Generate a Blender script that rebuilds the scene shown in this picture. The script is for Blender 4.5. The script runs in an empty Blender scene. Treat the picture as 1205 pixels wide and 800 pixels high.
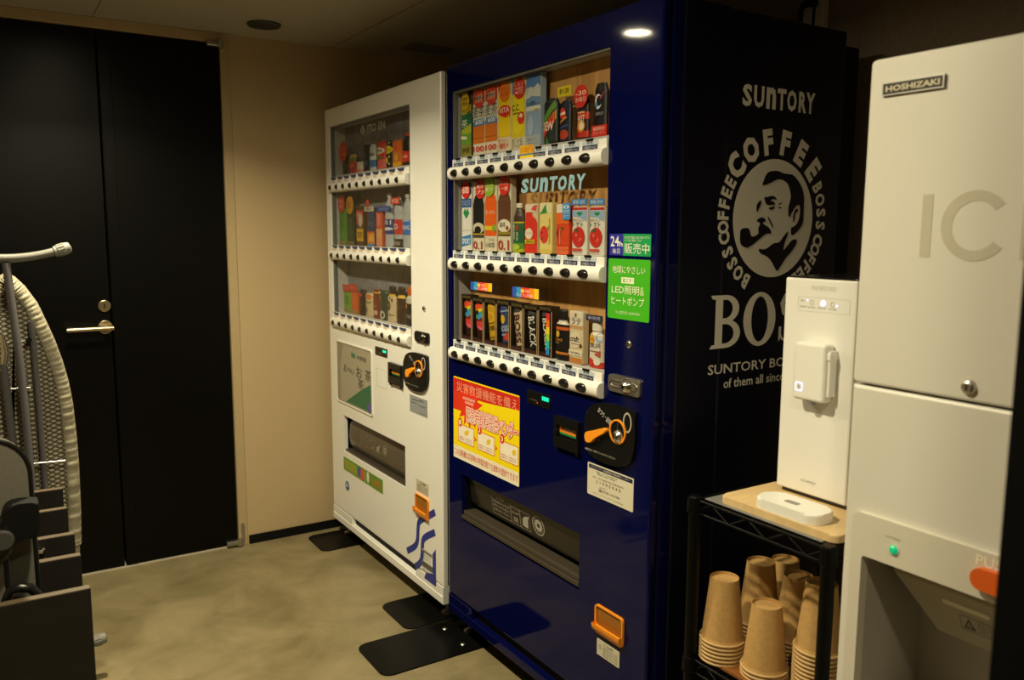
import bpy, bmesh, math, random
from mathutils import Vector, Matrix
random.seed(7)
S = bpy.context.scene
COL = S.collection
PI = math.pi

# ------------------------------------------------------------------ camera
FPX, YAW, PITCH, ROLL = 975.92, .569728, .130086, .0049093
CAM = Vector((-1.255, 0, 1.332))
_cy, _sy, _cp, _sp = math.cos(YAW), math.sin(YAW), math.cos(PITCH), math.sin(PITCH)
FW = Vector((_sy*_cp, _cy*_cp, -_sp)); _r = Vector((_cy, -_sy, 0)); _u = _r.cross(FW)
RT = math.cos(ROLL)*_r + math.sin(ROLL)*_u
UP = -math.sin(ROLL)*_r + math.cos(ROLL)*_u

def ray(px, py): return (px-602.5)*RT - (py-400)*UP + FPX*FW
def on(px, py, axis, val):
    d = ray(px, py); return CAM + d*((val-CAM[axis])/d[axis])
def pf(px, py, x=0.0):          # point of a machine front plane -> (u, v) = (-y, z)
    p = on(px, py, 0, x); return (-p.y, p.z)
def ps(px, py, y):              # point of a plane facing the camera's side -> (x, z)
    p = on(px, py, 1, y); return (p.x, p.z)

cam = bpy.data.cameras.new('camera'); co = bpy.data.objects.new('camera', cam); COL.objects.link(co)
co.matrix_world = Matrix(((RT.x, UP.x, -FW.x, CAM.x), (RT.y, UP.y, -FW.y, CAM.y), (RT.z, UP.z, -FW.z, CAM.z), (0, 0, 0, 1)))
cam.sensor_fit = 'HORIZONTAL'; cam.sensor_width = 36; cam.lens = FPX*36/1205; cam.clip_start = .02
S.camera = co
cam.dof.use_dof = True; cam.dof.focus_distance = 2.35; cam.dof.aperture_fstop = 5.

# ------------------------------------------------------------------ materials
MATS = {}
def lin(c): return tuple((x/12.92 if x <= .04045 else ((x+.055)/1.055)**2.4) for x in c)
def hexc(h): return lin(tuple(int(h[i:i+2], 16)/255 for i in (0, 2, 4)))
def mat(name, col, rough=.5, metal=0., spec=.5, emit=0., ecol=None, var=.04, scale=30., bump=0., coat=0.):
    if name in MATS: return MATS[name]
    if isinstance(col, str): col = hexc(col)
    m = bpy.data.materials.new(name); m.use_nodes = True; nt = m.node_tree; b = nt.nodes['Principled BSDF']
    b.inputs['Roughness'].default_value = rough; b.inputs['Metallic'].default_value = metal
    b.inputs['Specular IOR Level'].default_value = spec; b.inputs['Coat Weight'].default_value = coat
    b.inputs['Coat Roughness'].default_value = .05
    tc = nt.nodes.new('ShaderNodeTexCoord'); n = nt.nodes.new('ShaderNodeTexNoise')
    n.inputs['Scale'].default_value = scale; n.inputs['Detail'].default_value = 4
    nt.links.new(tc.outputs['Object'], n.inputs['Vector'])
    r = nt.nodes.new('ShaderNodeMixRGB'); r.blend_type = 'MIX'
    r.inputs['Color1'].default_value = (*[x*(1-var) for x in col], 1); r.inputs['Color2'].default_value = (*[min(1, x*(1+var)) for x in col], 1)
    nt.links.new(n.outputs['Fac'], r.inputs['Fac']); nt.links.new(r.outputs['Color'], b.inputs['Base Color'])
    if emit:
        b.inputs['Emission Color'].default_value = (*(ecol or col), 1); b.inputs['Emission Strength'].default_value = emit
    if bump:
        bp = nt.nodes.new('ShaderNodeBump'); bp.inputs['Strength'].default_value = bump; bp.inputs['Distance'].default_value = .002
        nt.links.new(n.outputs['Fac'], bp.inputs['Height']); nt.links.new(bp.outputs['Normal'], b.inputs['Normal'])
    MATS[name] = m
    return m
def ink(h):                      # printed colour
    return mat('print_'+h, h, .45, var=.02)
def wood(name, c1, c2, rough, scale, stretch):
    m = bpy.data.materials.new(name); m.use_nodes = True; nt = m.node_tree; b = nt.nodes['Principled BSDF']
    tc = nt.nodes.new('ShaderNodeTexCoord'); mp = nt.nodes.new('ShaderNodeMapping'); mp.inputs['Scale'].default_value = stretch
    n = nt.nodes.new('ShaderNodeTexNoise'); n.inputs['Scale'].default_value = scale; n.inputs['Detail'].default_value = 6
    n.inputs['Distortion'].default_value = .6
    cr = nt.nodes.new('ShaderNodeValToRGB'); cr.color_ramp.elements[0].position = .3; cr.color_ramp.elements[1].position = .7
    cr.color_ramp.elements[0].color = (*hexc(c1), 1); cr.color_ramp.elements[1].color = (*hexc(c2), 1)
    nt.links.new(tc.outputs['Object'], mp.inputs['Vector']); nt.links.new(mp.outputs['Vector'], n.inputs['Vector'])
    nt.links.new(n.outputs['Fac'], cr.inputs['Fac']); nt.links.new(cr.outputs['Color'], b.inputs['Base Color'])
    b.inputs['Roughness'].default_value = rough
    MATS[name] = m; return m
def glass(name, tint, base, gain, rough=0.):
    m = bpy.data.materials.new(name); m.use_nodes = True; nt = m.node_tree; nt.nodes.remove(nt.nodes['Principled BSDF'])
    o = nt.nodes['Material Output']; t = nt.nodes.new('ShaderNodeBsdfTransparent'); t.inputs[0].default_value = (*tint, 1)
    g = nt.nodes.new('ShaderNodeBsdfGlossy'); g.inputs['Roughness'].default_value = rough
    lw = nt.nodes.new('ShaderNodeLayerWeight'); lw.inputs['Blend'].default_value = .5
    p = nt.nodes.new('ShaderNodeMath'); p.operation = 'POWER'; p.inputs[1].default_value = 4.
    q = nt.nodes.new('ShaderNodeMath'); q.operation = 'MULTIPLY_ADD'; q.inputs[1].default_value = gain; q.inputs[2].default_value = base
    mx = nt.nodes.new('ShaderNodeMixShader')
    nt.links.new(lw.outputs['Facing'], p.inputs[0]); nt.links.new(p.outputs[0], q.inputs[0]); nt.links.new(q.outputs[0], mx.inputs[0])
    nt.links.new(t.outputs[0], mx.inputs[1]); nt.links.new(g.outputs[0], mx.inputs[2]); nt.links.new(mx.outputs[0], o.inputs['Surface'])
    MATS[name] = m; return m

GL = glass('window_glass', (.97, .97, .97), .015, .35)
GLS = glass('smoked_plastic', (.30, .29, .28), .03, .4, .08)
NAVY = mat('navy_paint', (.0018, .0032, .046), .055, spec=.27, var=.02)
NAVYS = mat('navy_side_unlit', (.0018, .0024, .010), .3, spec=.4, var=.02)  # same navy darkened: the side's unlit look is put into the colour
CREAM = mat('white_paint', (.80, .79, .75), .28, var=.01)
BLK = mat('black_plastic', (.006, .006, .006), .28, spec=.35)
BLKM = mat('black_matte', (.004, .004, .004), .6, spec=.15)
GRYP = mat('grey_plastic', (.35, .34, .31), .45)
RAIL = mat('rail_white', (.82, .81, .77), .3)
CHROME = mat('chrome', (.75, .73, .7), .2, 1.)
STEEL = mat('brushed_steel', (.5, .49, .46), .35, 1.)
BRASS = mat('warm_nickel', (.55, .46, .30), .28, 1.)
AMBER = mat('amber_plastic', (.95, .33, .02), .25)
LINER = mat('liner_grey', (.50, .49, .46), .5)
LED_G = mat('green_led', (.0, .7, .3), .4, emit=2.2, ecol=(.02, 1, .45))
LED_GL = mat('green_lamp', (.0, .40, .18), .3, emit=.25, ecol=(.0, 1, .4))
LED_R = mat('red_led', (.8, .02, .01), .4, emit=.6, ecol=(1, .05, .02))
LED_W = mat('white_led', (.6, .66, .9), .4, emit=.9, ecol=(.62, .68, 1))

# ------------------------------------------------------------------ frames: o + a*u + b*v + d*n
class Fr:
    def __init__(s, o, u, v, n): s.o, s.u, s.v, s.n = Vector(o), Vector(u), Vector(v), Vector(n)
    def p(s, a, b, d=0.): return s.o + s.u*a + s.v*b + s.n*d
def FRONT(x=0.): return Fr((x, 0, 0), (0, -1, 0), (0, 0, 1), (-1, 0, 0))
def SIDE(y): return Fr((0, y, 0), (1, 0, 0), (0, 0, 1), (0, -1, 0))
def TOP(z): return Fr((0, 0, z), (1, 0, 0), (0, 1, 0), (0, 0, 1))

_txt = {}
def text2d(body, bold=0.):
    if any(ord(ch) > 0x2000 for ch in body): bold = 0.
    k = (body, bold)
    if k in _txt: return _txt[k]
    c = bpy.data.curves.new('lettering', 'FONT'); c.body = body; c.resolution_u = 2; c.offset = bold
    o = bpy.data.objects.new('lettering', c); COL.objects.link(o)
    bpy.context.view_layer.update()
    m = bpy.data.meshes.new_from_object(o.evaluated_get(bpy.context.evaluated_depsgraph_get()))
    vs = [(v.co.x, v.co.y) for v in m.vertices]; fs = [tuple(p.vertices) for p in m.polygons]
    bpy.data.objects.remove(o); bpy.data.curves.remove(c); bpy.data.meshes.remove(m)
    if vs:
        x0, x1 = min(v[0] for v in vs), max(v[0] for v in vs); y0, y1 = min(v[1] for v in vs), max(v[1] for v in vs)
    else: x0, x1, y0, y1 = 0, 1, 0, 1
    _txt[k] = (vs, fs, x0, x1, y0, y1); return _txt[k]

class MB:
    def __init__(s): s.v = []; s.f = []; s.mi = []; s.sm = []; s.mats = []
    def _m(s, m):
        if isinstance(m, str): m = ink(m)
        if m not in s.mats: s.mats.append(m)
        return s.mats.index(m)
    def add(s, vs, fs, m, smooth=False):
        k = len(s.v); i = s._m(m); s.v += [Vector(v) for v in vs]
        for f in fs: s.f.append(tuple(k+j for j in f)); s.mi.append(i); s.sm.append(smooth)
        return s
    def bm(s, bm, m, smooth=False):
        bmesh.ops.recalc_face_normals(bm, faces=bm.faces); bm.verts.index_update()
        s.add([v.co.copy() for v in bm.verts], [[v.index for v in f.verts] for f in bm.faces], m, smooth); bm.free(); return s
    def box(s, a, b, m, bev=0., seg=2):
        a, b = [min(x, y) for x, y in zip(a, b)], [max(x, y) for x, y in zip(a, b)]
        bm = bmesh.new(); bmesh.ops.create_cube(bm, size=1)
        for v in bm.verts: v.co = Vector([a[i]+(v.co[i]+.5)*(b[i]-a[i]) for i in range(3)])
        if bev: bmesh.ops.bevel(bm, geom=bm.edges[:], offset=bev, segments=seg, profile=.5, affect='EDGES')
        return s.bm(bm, m)
    def flat(s, poly, fr, d, m):                      # one printed / cut-out face
        return s.add([fr.p(a, b, d) for a, b in poly], [range(len(poly))], m)
    def prism(s, poly, fr, d0, d1, m, bev=0., smooth=False):
        bm = bmesh.new(); A = [bm.verts.new(fr.p(a, b, d0)) for a, b in poly]; B = [bm.verts.new(fr.p(a, b, d1)) for a, b in poly]
        n = len(poly); bm.faces.new(A); top = bm.faces.new(B)
        for i in range(n): bm.faces.new((A[i], A[(i+1) % n], B[(i+1) % n], B[i]))
        if bev:
            bmesh.ops.bevel(bm, geom=list(top.edges), offset=bev, segments=2, profile=.5, affect='EDGES')
        return s.bm(bm, m, smooth)
    def ring(s, outer, inner, fr, d0, d1, m):         # frame between two loops with the same number of points
        n = len(outer); P = [fr.p(a, b, d1) for a, b in outer]+[fr.p(a, b, d1) for a, b in inner]
        Q = [fr.p(a, b, d0) for a, b in outer]+[fr.p(a, b, d0) for a, b in inner]
        f = []
        for i in range(n):
            j = (i+1) % n
            f.append((i, j, n+j, n+i)); f.append((i, j, 2*n+j, 2*n+i)); f.append((n+i, n+j, 3*n+j, 3*n+i))
        return s.add(P+Q, f, m)
    def text(s, body, box, fr, d, m, bold=0., fit=True, shear=0., rot=0.):
        vs, fs, x0, x1, y0, y1 = text2d(body, bold)
        if not vs: return s
        a0, b0, a1, b1 = box; sx, sy = (a1-a0)/max(x1-x0, 1e-6), (b1-b0)/max(y1-y0, 1e-6)
        if not fit: sx = sy = min(sx, sy)
        cx, cy = (x0+x1)/2, (y0+y1)/2; ca, cb = (a0+a1)/2, (b0+b1)/2; cr, sr = math.cos(rot), math.sin(rot)
        out = []
        for x, y in vs:
            p = (x-cx)*sx+shear*(y-cy)*sy; q = (y-cy)*sy
            out.append(fr.p(ca+p*cr-q*sr, cb+p*sr+q*cr, d))
        return s.add(out, fs, m)
    def tube(s, path, r, m, n=10, cap=True):
        path = [Vector(p) for p in path]; rs = r if isinstance(r, (list, tuple)) else [r]*len(path)
        vs = []; N = len(path); ref = None
        for i, p in enumerate(path):
            t = (path[min(i+1, N-1)]-path[max(i-1, 0)]).normalized()
            if ref is None: ref = t.orthogonal().normalized()
            ref = (ref-t*ref.dot(t)).normalized(); b = t.cross(ref)
            vs += [p+(ref*math.cos(2*PI*k/n)+b*math.sin(2*PI*k/n))*rs[i] for k in range(n)]
        fs = [(i*n+k, i*n+(k+1) % n, (i+1)*n+(k+1) % n, (i+1)*n+k) for i in range(N-1) for k in range(n)]
        s.add(vs, fs, m, True)
        if cap: s.add(vs[:n], [range(n)], m); s.add(vs[-n:], [range(n)], m)
        return s
    def lathe(s, prof, o, m, n=24, axis=(0, 0, 1), mats=None, smooth=True):   # prof: (r, h); mats: one per segment
        ax = Vector(axis).normalized(); e = ax.orthogonal().normalized(); g = ax.cross(e); o = Vector(o)
        for i in range(len(prof)-1):
            (r0, h0), (r1, h1) = prof[i], prof[i+1]
            vs = [o+ax*h+(e*math.cos(2*PI*k/n)+g*math.sin(2*PI*k/n))*max(r, 1e-5) for r, h in ((r0, h0), (r1, h1)) for k in range(n)]
            s.add(vs, [(k, (k+1) % n, n+(k+1) % n, n+k) for k in range(n)], mats[i] if mats else m, smooth)
        return s
    def disc(s, c, r, fr, d0, d1, m, n=24, bev=0., ry=None):
        return s.prism([(c[0]+r*math.cos(2*PI*k/n), c[1]+(ry or r)*math.sin(2*PI*k/n)) for k in range(n)], fr, d0, d1, m, bev)
    def build(s, name, parent=None, m=None):
        me = bpy.data.meshes.new(name)
        lo = Vector([min(v[i] for v in s.v) for i in range(3)]); hi = Vector([max(v[i] for v in s.v) for i in range(3)])
        c = (lo+hi)/2
        if parent is None: c = Vector((c.x, c.y, lo.z))
        me.from_pydata([v-c for v in s.v], [], s.f)
        for x in s.mats: me.materials.append(x)
        me.polygons.foreach_set('material_index', s.mi); me.polygons.foreach_set('use_smooth', s.sm); me.update()
        o = bpy.data.objects.new(name, me); COL.objects.link(o)
        WLOC[o.name] = c
        if parent: o.parent = parent; o.location = c-WLOC[parent.name]
        else: o.location = c
        return o
WLOC = {}
def tag(o, label, cat, group=None):
    o['label'] = label; o['category'] = cat
    if group: o['group'] = group
    return o
def thing(name, loc, label, cat, group=None):
    o = bpy.data.objects.new(name, None); COL.objects.link(o); o.location = loc; o.empty_display_size = .1
    WLOC[o.name] = Vector(loc); return tag(o, label, cat, group)
def struct(o): o['kind'] = 'structure'; return o

def rr(a0, b0, a1, b1, r, n=5, corners='1111'):       # rounded rectangle, corners: bl br tr tl
    a0, a1 = min(a0, a1), max(a0, a1); b0, b1 = min(b0, b1), max(b0, b1); out = []
    for k, (cx, cy, t) in enumerate(((a0+r, b0+r, PI), (a1-r, b0+r, 1.5*PI), (a1-r, b1-r, 0), (a0+r, b1-r, .5*PI))):
        if corners[k] == '0':
            out.append(((a0, a1, a1, a0)[k], (b0, b0, b1, b1)[k])); continue
        out += [(cx+r*math.cos(t+.5*PI*i/n), cy+r*math.sin(t+.5*PI*i/n)) for i in range(n+1)]
    return out
def R4(a0, b0, a1, b1): return [(a0, b0), (a1, b0), (a1, b1), (a0, b1)]
def ell(cx, cy, rx, ry, n=48): return [(cx+rx*math.cos(2*PI*k/n), cy+ry*math.sin(2*PI*k/n)) for k in range(n)]
def smooth(pts, it=2):                                # Chaikin on a closed loop
    for _ in range(it):
        q = []
        for i in range(len(pts)):
            a, b = pts[i], pts[(i+1) % len(pts)]
            q += [(a[0]*.75+b[0]*.25, a[1]*.75+b[1]*.25), (a[0]*.25+b[0]*.75, a[1]*.25+b[1]*.75)]
        pts = q
    return pts

def plate(mb, fr, outer, holes, d0, d1, m, bev=0.):   # slab with rectangular openings
    us = sorted({outer[0], outer[2]} | {h[0] for h in holes} | {h[2] for h in holes})
    vs = sorted({outer[1], outer[3]} | {h[1] for h in holes} | {h[3] for h in holes})
    def solid(i, j):
        if not (0 <= i < len(us)-1 and 0 <= j < len(vs)-1): return False
        cu, cv = (us[i]+us[i+1])/2, (vs[j]+vs[j+1])/2
        return not any(h[0] < cu < h[2] and h[1] < cv < h[3] for h in holes)
    bm = bmesh.new(); A = {}; B = {}
    def g(D, i, j, d):
        if (i, j) not in D: D[(i, j)] = bm.verts.new(fr.p(us[i], vs[j], d))
        return D[(i, j)]
    for i in range(len(us)-1):
        for j in range(len(vs)-1):
            if not solid(i, j): continue
            q = ((i, j), (i+1, j), (i+1, j+1), (i, j+1))
            bm.faces.new([g(B, *k, d1) for k in q]); bm.faces.new([g(A, *k, d0) for k in q][::-1])
            for k, (di, dj) in enumerate(((0, -1), (1, 0), (0, 1), (-1, 0))):
                if not solid(i+di, j+dj):
                    p, r = q[k], q[(k+1) % 4]
                    bm.faces.new((g(A, *p, d0), g(A, *r, d0), g(B, *r, d1), g(B, *p, d1)))
    if bev:
        T = {id(v) for v in B.values()}
        E = [e for e in bm.edges if all(id(v) in T for v in e.verts) and len({round(f.normal.dot(fr.n), 2) for f in e.link_faces if not f.normal_update()}) > 1]
        E = [e for e in E if any(abs(e.verts[0].co.dot(w)-e.verts[1].co.dot(w)) < 1e-6 and min(abs((e.verts[0].co-fr.o).dot(w)-x) for x in lim) < 1e-6
                                 for w, lim in ((fr.u, (outer[0], outer[2])), (fr.v, (outer[1], outer[3]))))]
        bmesh.ops.bevel(bm, geom=E, offset=bev, segments=4, profile=.5, affect='EDGES')
    mb.bm(bm, m); return mb

# ================================================================== room
WALLY, CEIL = 3.478, 2.10
def noise_mat(name, c1, c2, rough, scale, detail=8, bump=.0, spec=.5, dist=0.):
    m = bpy.data.materials.new(name); m.use_nodes = True; nt = m.node_tree; b = nt.nodes['Principled BSDF']
    tc = nt.nodes.new('ShaderNodeTexCoord'); n = nt.nodes.new('ShaderNodeTexNoise'); n.inputs['Scale'].default_value = scale
    n.inputs['Detail'].default_value = detail; n.inputs['Roughness'].default_value = .65; n.inputs['Distortion'].default_value = dist
    cr = nt.nodes.new('ShaderNodeValToRGB'); cr.color_ramp.elements[0].position = .32; cr.color_ramp.elements[1].position = .68
    cr.color_ramp.elements[0].color = (*hexc(c1), 1); cr.color_ramp.elements[1].color = (*hexc(c2), 1)
    nt.links.new(tc.outputs['Object'], n.inputs['Vector']); nt.links.new(n.outputs['Fac'], cr.inputs['Fac'])
    nt.links.new(cr.outputs['Color'], b.inputs['Base Color']); b.inputs['Roughness'].default_value = rough; b.inputs['Specular IOR Level'].default_value = spec
    if bump:
        bp = nt.nodes.new('ShaderNodeBump'); bp.inputs['Strength'].default_value = bump; bp.inputs['Distance'].default_value = .001
        nt.links.new(n.outputs['Fac'], bp.inputs['Height']); nt.links.new(bp.outputs['Normal'], b.inputs['Normal'])
    MATS[name] = m; return m
FLOOR = noise_mat('floor_vinyl', '665c40', '8a7e60', .38, 4.2, 10, .05, .4, .5)
WALLP = noise_mat('wall_paper', 'af9973', 'b7a17b', .7, 220, 3, .08)
CEILM = noise_mat('ceiling_board', 'a39c8c', 'b0a898', .8, 90, 4, .05)
DARKW = noise_mat('wall_dark', '6b5e4e', '74675a', .8, 60, 3)
DOORB = mat('door_black', (.0012, .0011, .0010), .34, spec=.16, var=.15, scale=300, bump=.1)

def slab(name, a, b, m): return struct(MB().box(a, b, m).build(name))
slab('floor', (-2.6, -1.6, -.05), (.9, WALLY+.1, 0), FLOOR)
c = MB().box((-2.6, -1.6, CEIL), (.9, WALLY+.1, CEIL+.06), CEILM)
JT = mat('joint_dark', (.10, .095, .085), .8)  # dark lines of the ceiling panel joints
for y0 in (): pass
j0 = on(128, 22, 2, CEIL); j1 = on(345, 0, 2, CEIL)
for x0 in (-1.75, -.93+.08, .06): c.box((x0-.0015, -1.6, CEIL-.0006), (x0+.0015, WALLY, CEIL+.002), JT)
for y0 in (1.62, -.2): c.box((-2.6, y0-.0015, CEIL-.0006), (.9, y0+.0015, CEIL+.002), JT)
struct(c.build('ceiling'))
w = MB()
plate(w, SIDE(WALLY), (-2.6, 0, .9, CEIL), [(-2.05, 0, -.365, CEIL-.001)], -.10, 0, WALLP)
struct(w.build('wall_back'))
slab('wall_right', (.80, -1.6, 0), (.9, WALLY, CEIL), DARKW)
slab('wall_left', (-2.6, -1.6, 0), (-2.5, WALLY, CEIL), WALLP)
slab('wall_front', (-2.5, -1.6, 0), (.8, -1.5, CEIL), WALLP)
struct(MB().box((-.360, WALLY-.008, .0), (.8, WALLY-.0005, .038), BLKM, .001).build('baseboard_back'))
# door frame: jamb, header
TRIM = noise_mat('door_frame_paint', 'a8946f', 'ae9a76', .5, 80, 3)
t = MB(); t.box((-.402, WALLY-.004, 0), (-.366, WALLY+.09, 2.062), TRIM, .001)
struct(t.build('trim_1'))
t = MB(); t.box((-2.05, WALLY-.004, 2.062), (-.366, WALLY+.09, 2.0985), TRIM, .001); struct(t.build('trim_2'))
struct(MB().box((-2.05, WALLY+.0, 0.), (-.404, WALLY+.06, .004), mat('threshold_metal', (.55, .5, .4), .4, .3)).build('trim_3'))
# black double door
d = thing('door_1', (-.9, WALLY+.02, .006), 'black flush double door with a slim brass lever handle', 'door'); d['kind'] = 'structure'
del d['label']; del d['category']
fr = SIDE(WALLY+.008)
MB().prism(R4(-2.04, .006, -.846, 2.058), fr, -.04, 0, DOORB, .0012).build('door_leaf', d)
MB().prism(R4(-.840, .006, -.405, 2.058), fr, -.04, 0, DOORB, .0012).build('door_leaf', d)
MB().prism(R4(-.838, .01, -.797, 2.054), fr, .0002, .005, DOORB, .0012).build('astragal', d)
h = MB(); a = ps(124, 385, WALLY); h.disc(a, .026, fr, 0, .008, BRASS, 28, .002)
h.tube([fr.p(a[0]+.002, a[1], .006), fr.p(a[0]+.002, a[1], .05)], .009, BRASS)
l0 = ps(79, 387, WALLY-.05); l1 = ps(134, 384, WALLY-.05)
h.tube([(l0[0], WALLY-.045, a[1]), (l1[0], WALLY-.045, a[1])], .0085, BRASS, 14)
ho = h.build('lever_handle', d); ho['label'] = 'brass coloured lever handle'
b = ps(123, 360, WALLY)
k = MB().disc(b, .022, fr, 0, .009, BRASS, 28, .002); k.prism(R4(b[0]-.002, b[1]-.008, b[0]+.002, b[1]+.008), fr, .009, .0095, BLKM)
k.build('lock_cylinder', d)
for nm, z0, z1 in (('pivot_hinge', .012, .03), ('pivot_hinge', 2.045, 2.06)):
    g = MB(); g.box((-.455, WALLY-.022, z0), (-.39, WALLY+.005, z1), STEEL, .003)
    g.lathe([(0, 0), (.012, 0), (.012, .03), (0, .03)], (-.402, WALLY-.016, z0-.006), STEEL, 16); 
    if z0 < 1: g.box((-.392, WALLY-.012, .02), (-.38, WALLY-.005, .1), STEEL, .002)
    g.build(nm, d)
# black jamb close to the camera on the right
pr = on(1205, 515, 1, .34); pb = on(1163.5, 800, 1, .34)
slab('trim_4', (pb.x, .30, 0), (-.30, .34, CEIL), mat('black_jamb', (.002, .002, .002), .7, spec=.08))
# conduit strip on the right wall
pc = on(958, 20, 0, .79); pd = on(972, 20, 0, .79)
slab('trim_5', (.782, pd.y, 1.0), (.7995, pc.y+.03, CEIL-.001), mat('conduit', (.55, .5, .42), .5))

# ------------------------------------------------------------------ ceiling fittings
def ring_profile(mb, x, y, r, m): 
    mb.lathe([(r, -.001), (r, -.006), (r*.93, -.010), (r*.86, -.006), (r*.86, -.001)], (x, y, CEIL), m, 32)
p = on(310.5, 28, 2, CEIL)
o = thing('recessed_speaker', (p.x, p.y, CEIL), 'small dark round grille set in the ceiling near the door frame', 'ceiling fitting')
g = MB(); ring_profile(g, p.x, p.y, .062, mat('dark_fitting', (.05, .045, .035), .6)); g.build('rim', o)
MB().lathe([(.0, -.005), (.055, -.005), (.055, -.0005)], (p.x, p.y, CEIL), mat('dark_grille', (.03, .027, .022), .7), 32).build('grille', o)
p = on(503, 56, 2, CEIL)
o = thing('ceiling_vent', (p.x, p.y, CEIL), 'faint rectangular vent in the ceiling above the white vending machine', 'vent')
VM = mat('vent_grey', (.22, .2, .17), .7)
g = MB(); plate(g, Fr((0, 0, CEIL), (1, 0, 0), (0, -1, 0), (0, 0, -1)), (p.x-.1, -p.y-.06, p.x+.1, -p.y+.06), [(p.x-.085, -p.y-.045, p.x+.085, -p.y+.045)], .0005, .008, VM); g.build('vent_frame', o)
for i in range(6): MB().box((p.x-.085, p.y-.044+i*.015, CEIL-.006), (p.x+.085, p.y-.036+i*.015, CEIL-.001), VM).build('louvre', o)

WARM = (1., .88, .58)
def downlight(x, y, power, label, spread=2.3, disc=150.):
    o = thing('downlight', (x, y, CEIL), label, 'ceiling lamp', 'recessed ceiling downlights')
    g = MB(); ring_profile(g, x, y, .058, RAIL); g.build('trim_ring', o)
    MB().lathe([(0, -.004), (.046, -.004), (.05, -.0005)], (x, y, CEIL), mat('lamp_lens', (.9, .85, .7), .5, emit=disc, ecol=WARM), 32).build('lens', o)
    L = bpy.data.lights.new('downlight_beam', 'AREA'); L.shape = 'DISK'; L.size = .09; L.energy = power; L.color = WARM; L.spread = spread
    lo = bpy.data.objects.new('downlight_beam', L); COL.objects.link(lo); lo.location = (x, y, CEIL-.012)
downlight(-.94, 2.54, 28, 'lit recessed downlight in front of the black door', 2.4)
downlight(-.95, 1.24, 24.5, 'lit recessed downlight between the navy vending machine and the tables', 2.95)
downlight(-.95, .06, 5.5, 'lit recessed downlight nearest the viewpoint', 2.4)

# ================================================================== vending machines
BTN_Z = (1.5075, 1.2295, .948); SHELF_Z = (1.560, 1.2715, .992)
DISP = {}
WINZ = (.930, 1.7565)
XD = .072                                             # depth of the display cavity

def bill_slot(root, px, cols):
    tl, br = pf(px[0], px[1]), pf(px[2], px[3]); a0, b1 = tl; a1, b0 = br
    f = FRONT()
    g = MB(); plate(g, f, (a0, b0, a1, b1), [(a0+.012, b0+.028, a1-.008, b1-.022)], .0, .012, BLK)
    for q in (a0+.006, a1-.012): g.box(f.p(q, b0+.002, .0), f.p(q+.008, b0-.008, .010), BLK, .001)
    o = g.build('bill_slot', root)
    g = MB(); a0 += .013; a1 -= .009; b0 += .03; b1 -= .024; h = b1-b0
    g.prism(R4(a0, b0, a1, b1), f, 0, .003, BLKM)
    g.flat(R4(a0+.003, b0+h*.18, a1, b0+h*.36), f, .0034, '0d8a4a'); g.flat(R4(a0+.003, b0+h*.36, a1, b0+h*.6), f, .0034, 'e07a10')
    g.flat(R4(a0+.003, b0+h*.6, a0+.010, b0+h*.9), f, .0034, 'e07a10')
    g.text('1000円', (a0+.012, b0+h*.62, a1-.002, b0+h*.9), f, .0036, 'f4e2b0', .01)
    g.build('bill_entry', o)

def coin_panel(root, px, lever, slotc):
    a0, a1 = pf(px[0], 500)[0], pf(px[1], 500)[0]; b1, b0 = pf(*px[2])[1], pf(*px[3])[1]; f = FRONT(); w = a1-a0; h = b1-b0
    out = smooth([(a0, b0+.02), (a0+w*.2, b0+.004), (a0+w*.5, b0), (a0+w*.82, b0+h*.05), (a1, b0+h*.28), (a1, b1-.01), (a1-.008, b1), (a0+w*.35, b1), (a0+w*.1, b1-h*.13), (a0, b1-h*.32)], 2)
    g = MB(); g.prism(out, f, 0, .010, BLK, .003)
    g.text('おつり・返却', (a0+w*.28, b1-h*.27, a0+w*.56, b1-h*.17), f, .0104, 'd8d4c8', .0, rot=-.5)
    g.text('※硬貨は一枚ずつ 入れてください', (a0+.005, b0+h*.13, a1-w*.35, b0+h*.17), f, .0104, 'b8b4a8')
    for q in ((.18, .42), (.32, .36)): g.flat(ell(a0+w*q[0], b0+h*q[1], .0015, .0015, 8), f, .0104, 'b8b4a8')
    g.ring(ell(a1-w*.14, b1-h*.22, w*.08, h*.16, 24), ell(a1-w*.14, b1-h*.22, w*.06, h*.13, 24), f, .0100, .0104, ink('b0aca0'))
    o = g.build('coin_panel', root)
    c = pf(*slotc); r = .0295
    g = MB(); g.ring(ell(*c, r, r, 36), ell(*c, r*.87, r*.87, 36), f, .0098, .014, AMBER); g.build('coin_ring', o)
    g = MB(); g.disc(c, r*.86, f, .0098, .011, BLKM, 32)
    g.lathe([(0, .012), (r*.33, .010), (r*.52, .004), (r*.58, 0)], f.p(c[0]+.001, c[1]-r*.40, .011), CHROME, 20, (-1, 0, 0))
    g.prism(R4(c[0]-.0015, c[1], c[0]+.0015, c[1]+r*.7), f, .011, .0125, STEEL); g.build('coin_slot', o)
    g = MB(); e, e2 = pf(*lever[0]), pf(*lever[1]); q = e2[0]-e[0]; dz = e2[1]-e[1]
    g.prism(smooth([(e[0]-.008, e[1]-.006), (e[0]+.002, e[1]-.014), (e[0]+.016, e[1]-.015), (e[0]+q*.45, e[1]-.006+dz*.3), (e2[0], e2[1]-.005), (e2[0]+.004, e2[1]+.002), (e2[0]-.004, e2[1]+.007), (e[0]+q*.4, e[1]+.012+dz*.3), (e[0]+.006, e[1]+.014), (e[0]-.006, e[1]+.008)], 2), f, .011, .021, AMBER, .003)
    g.build('return_lever', o)['label'] = 'orange coin return lever'

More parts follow.
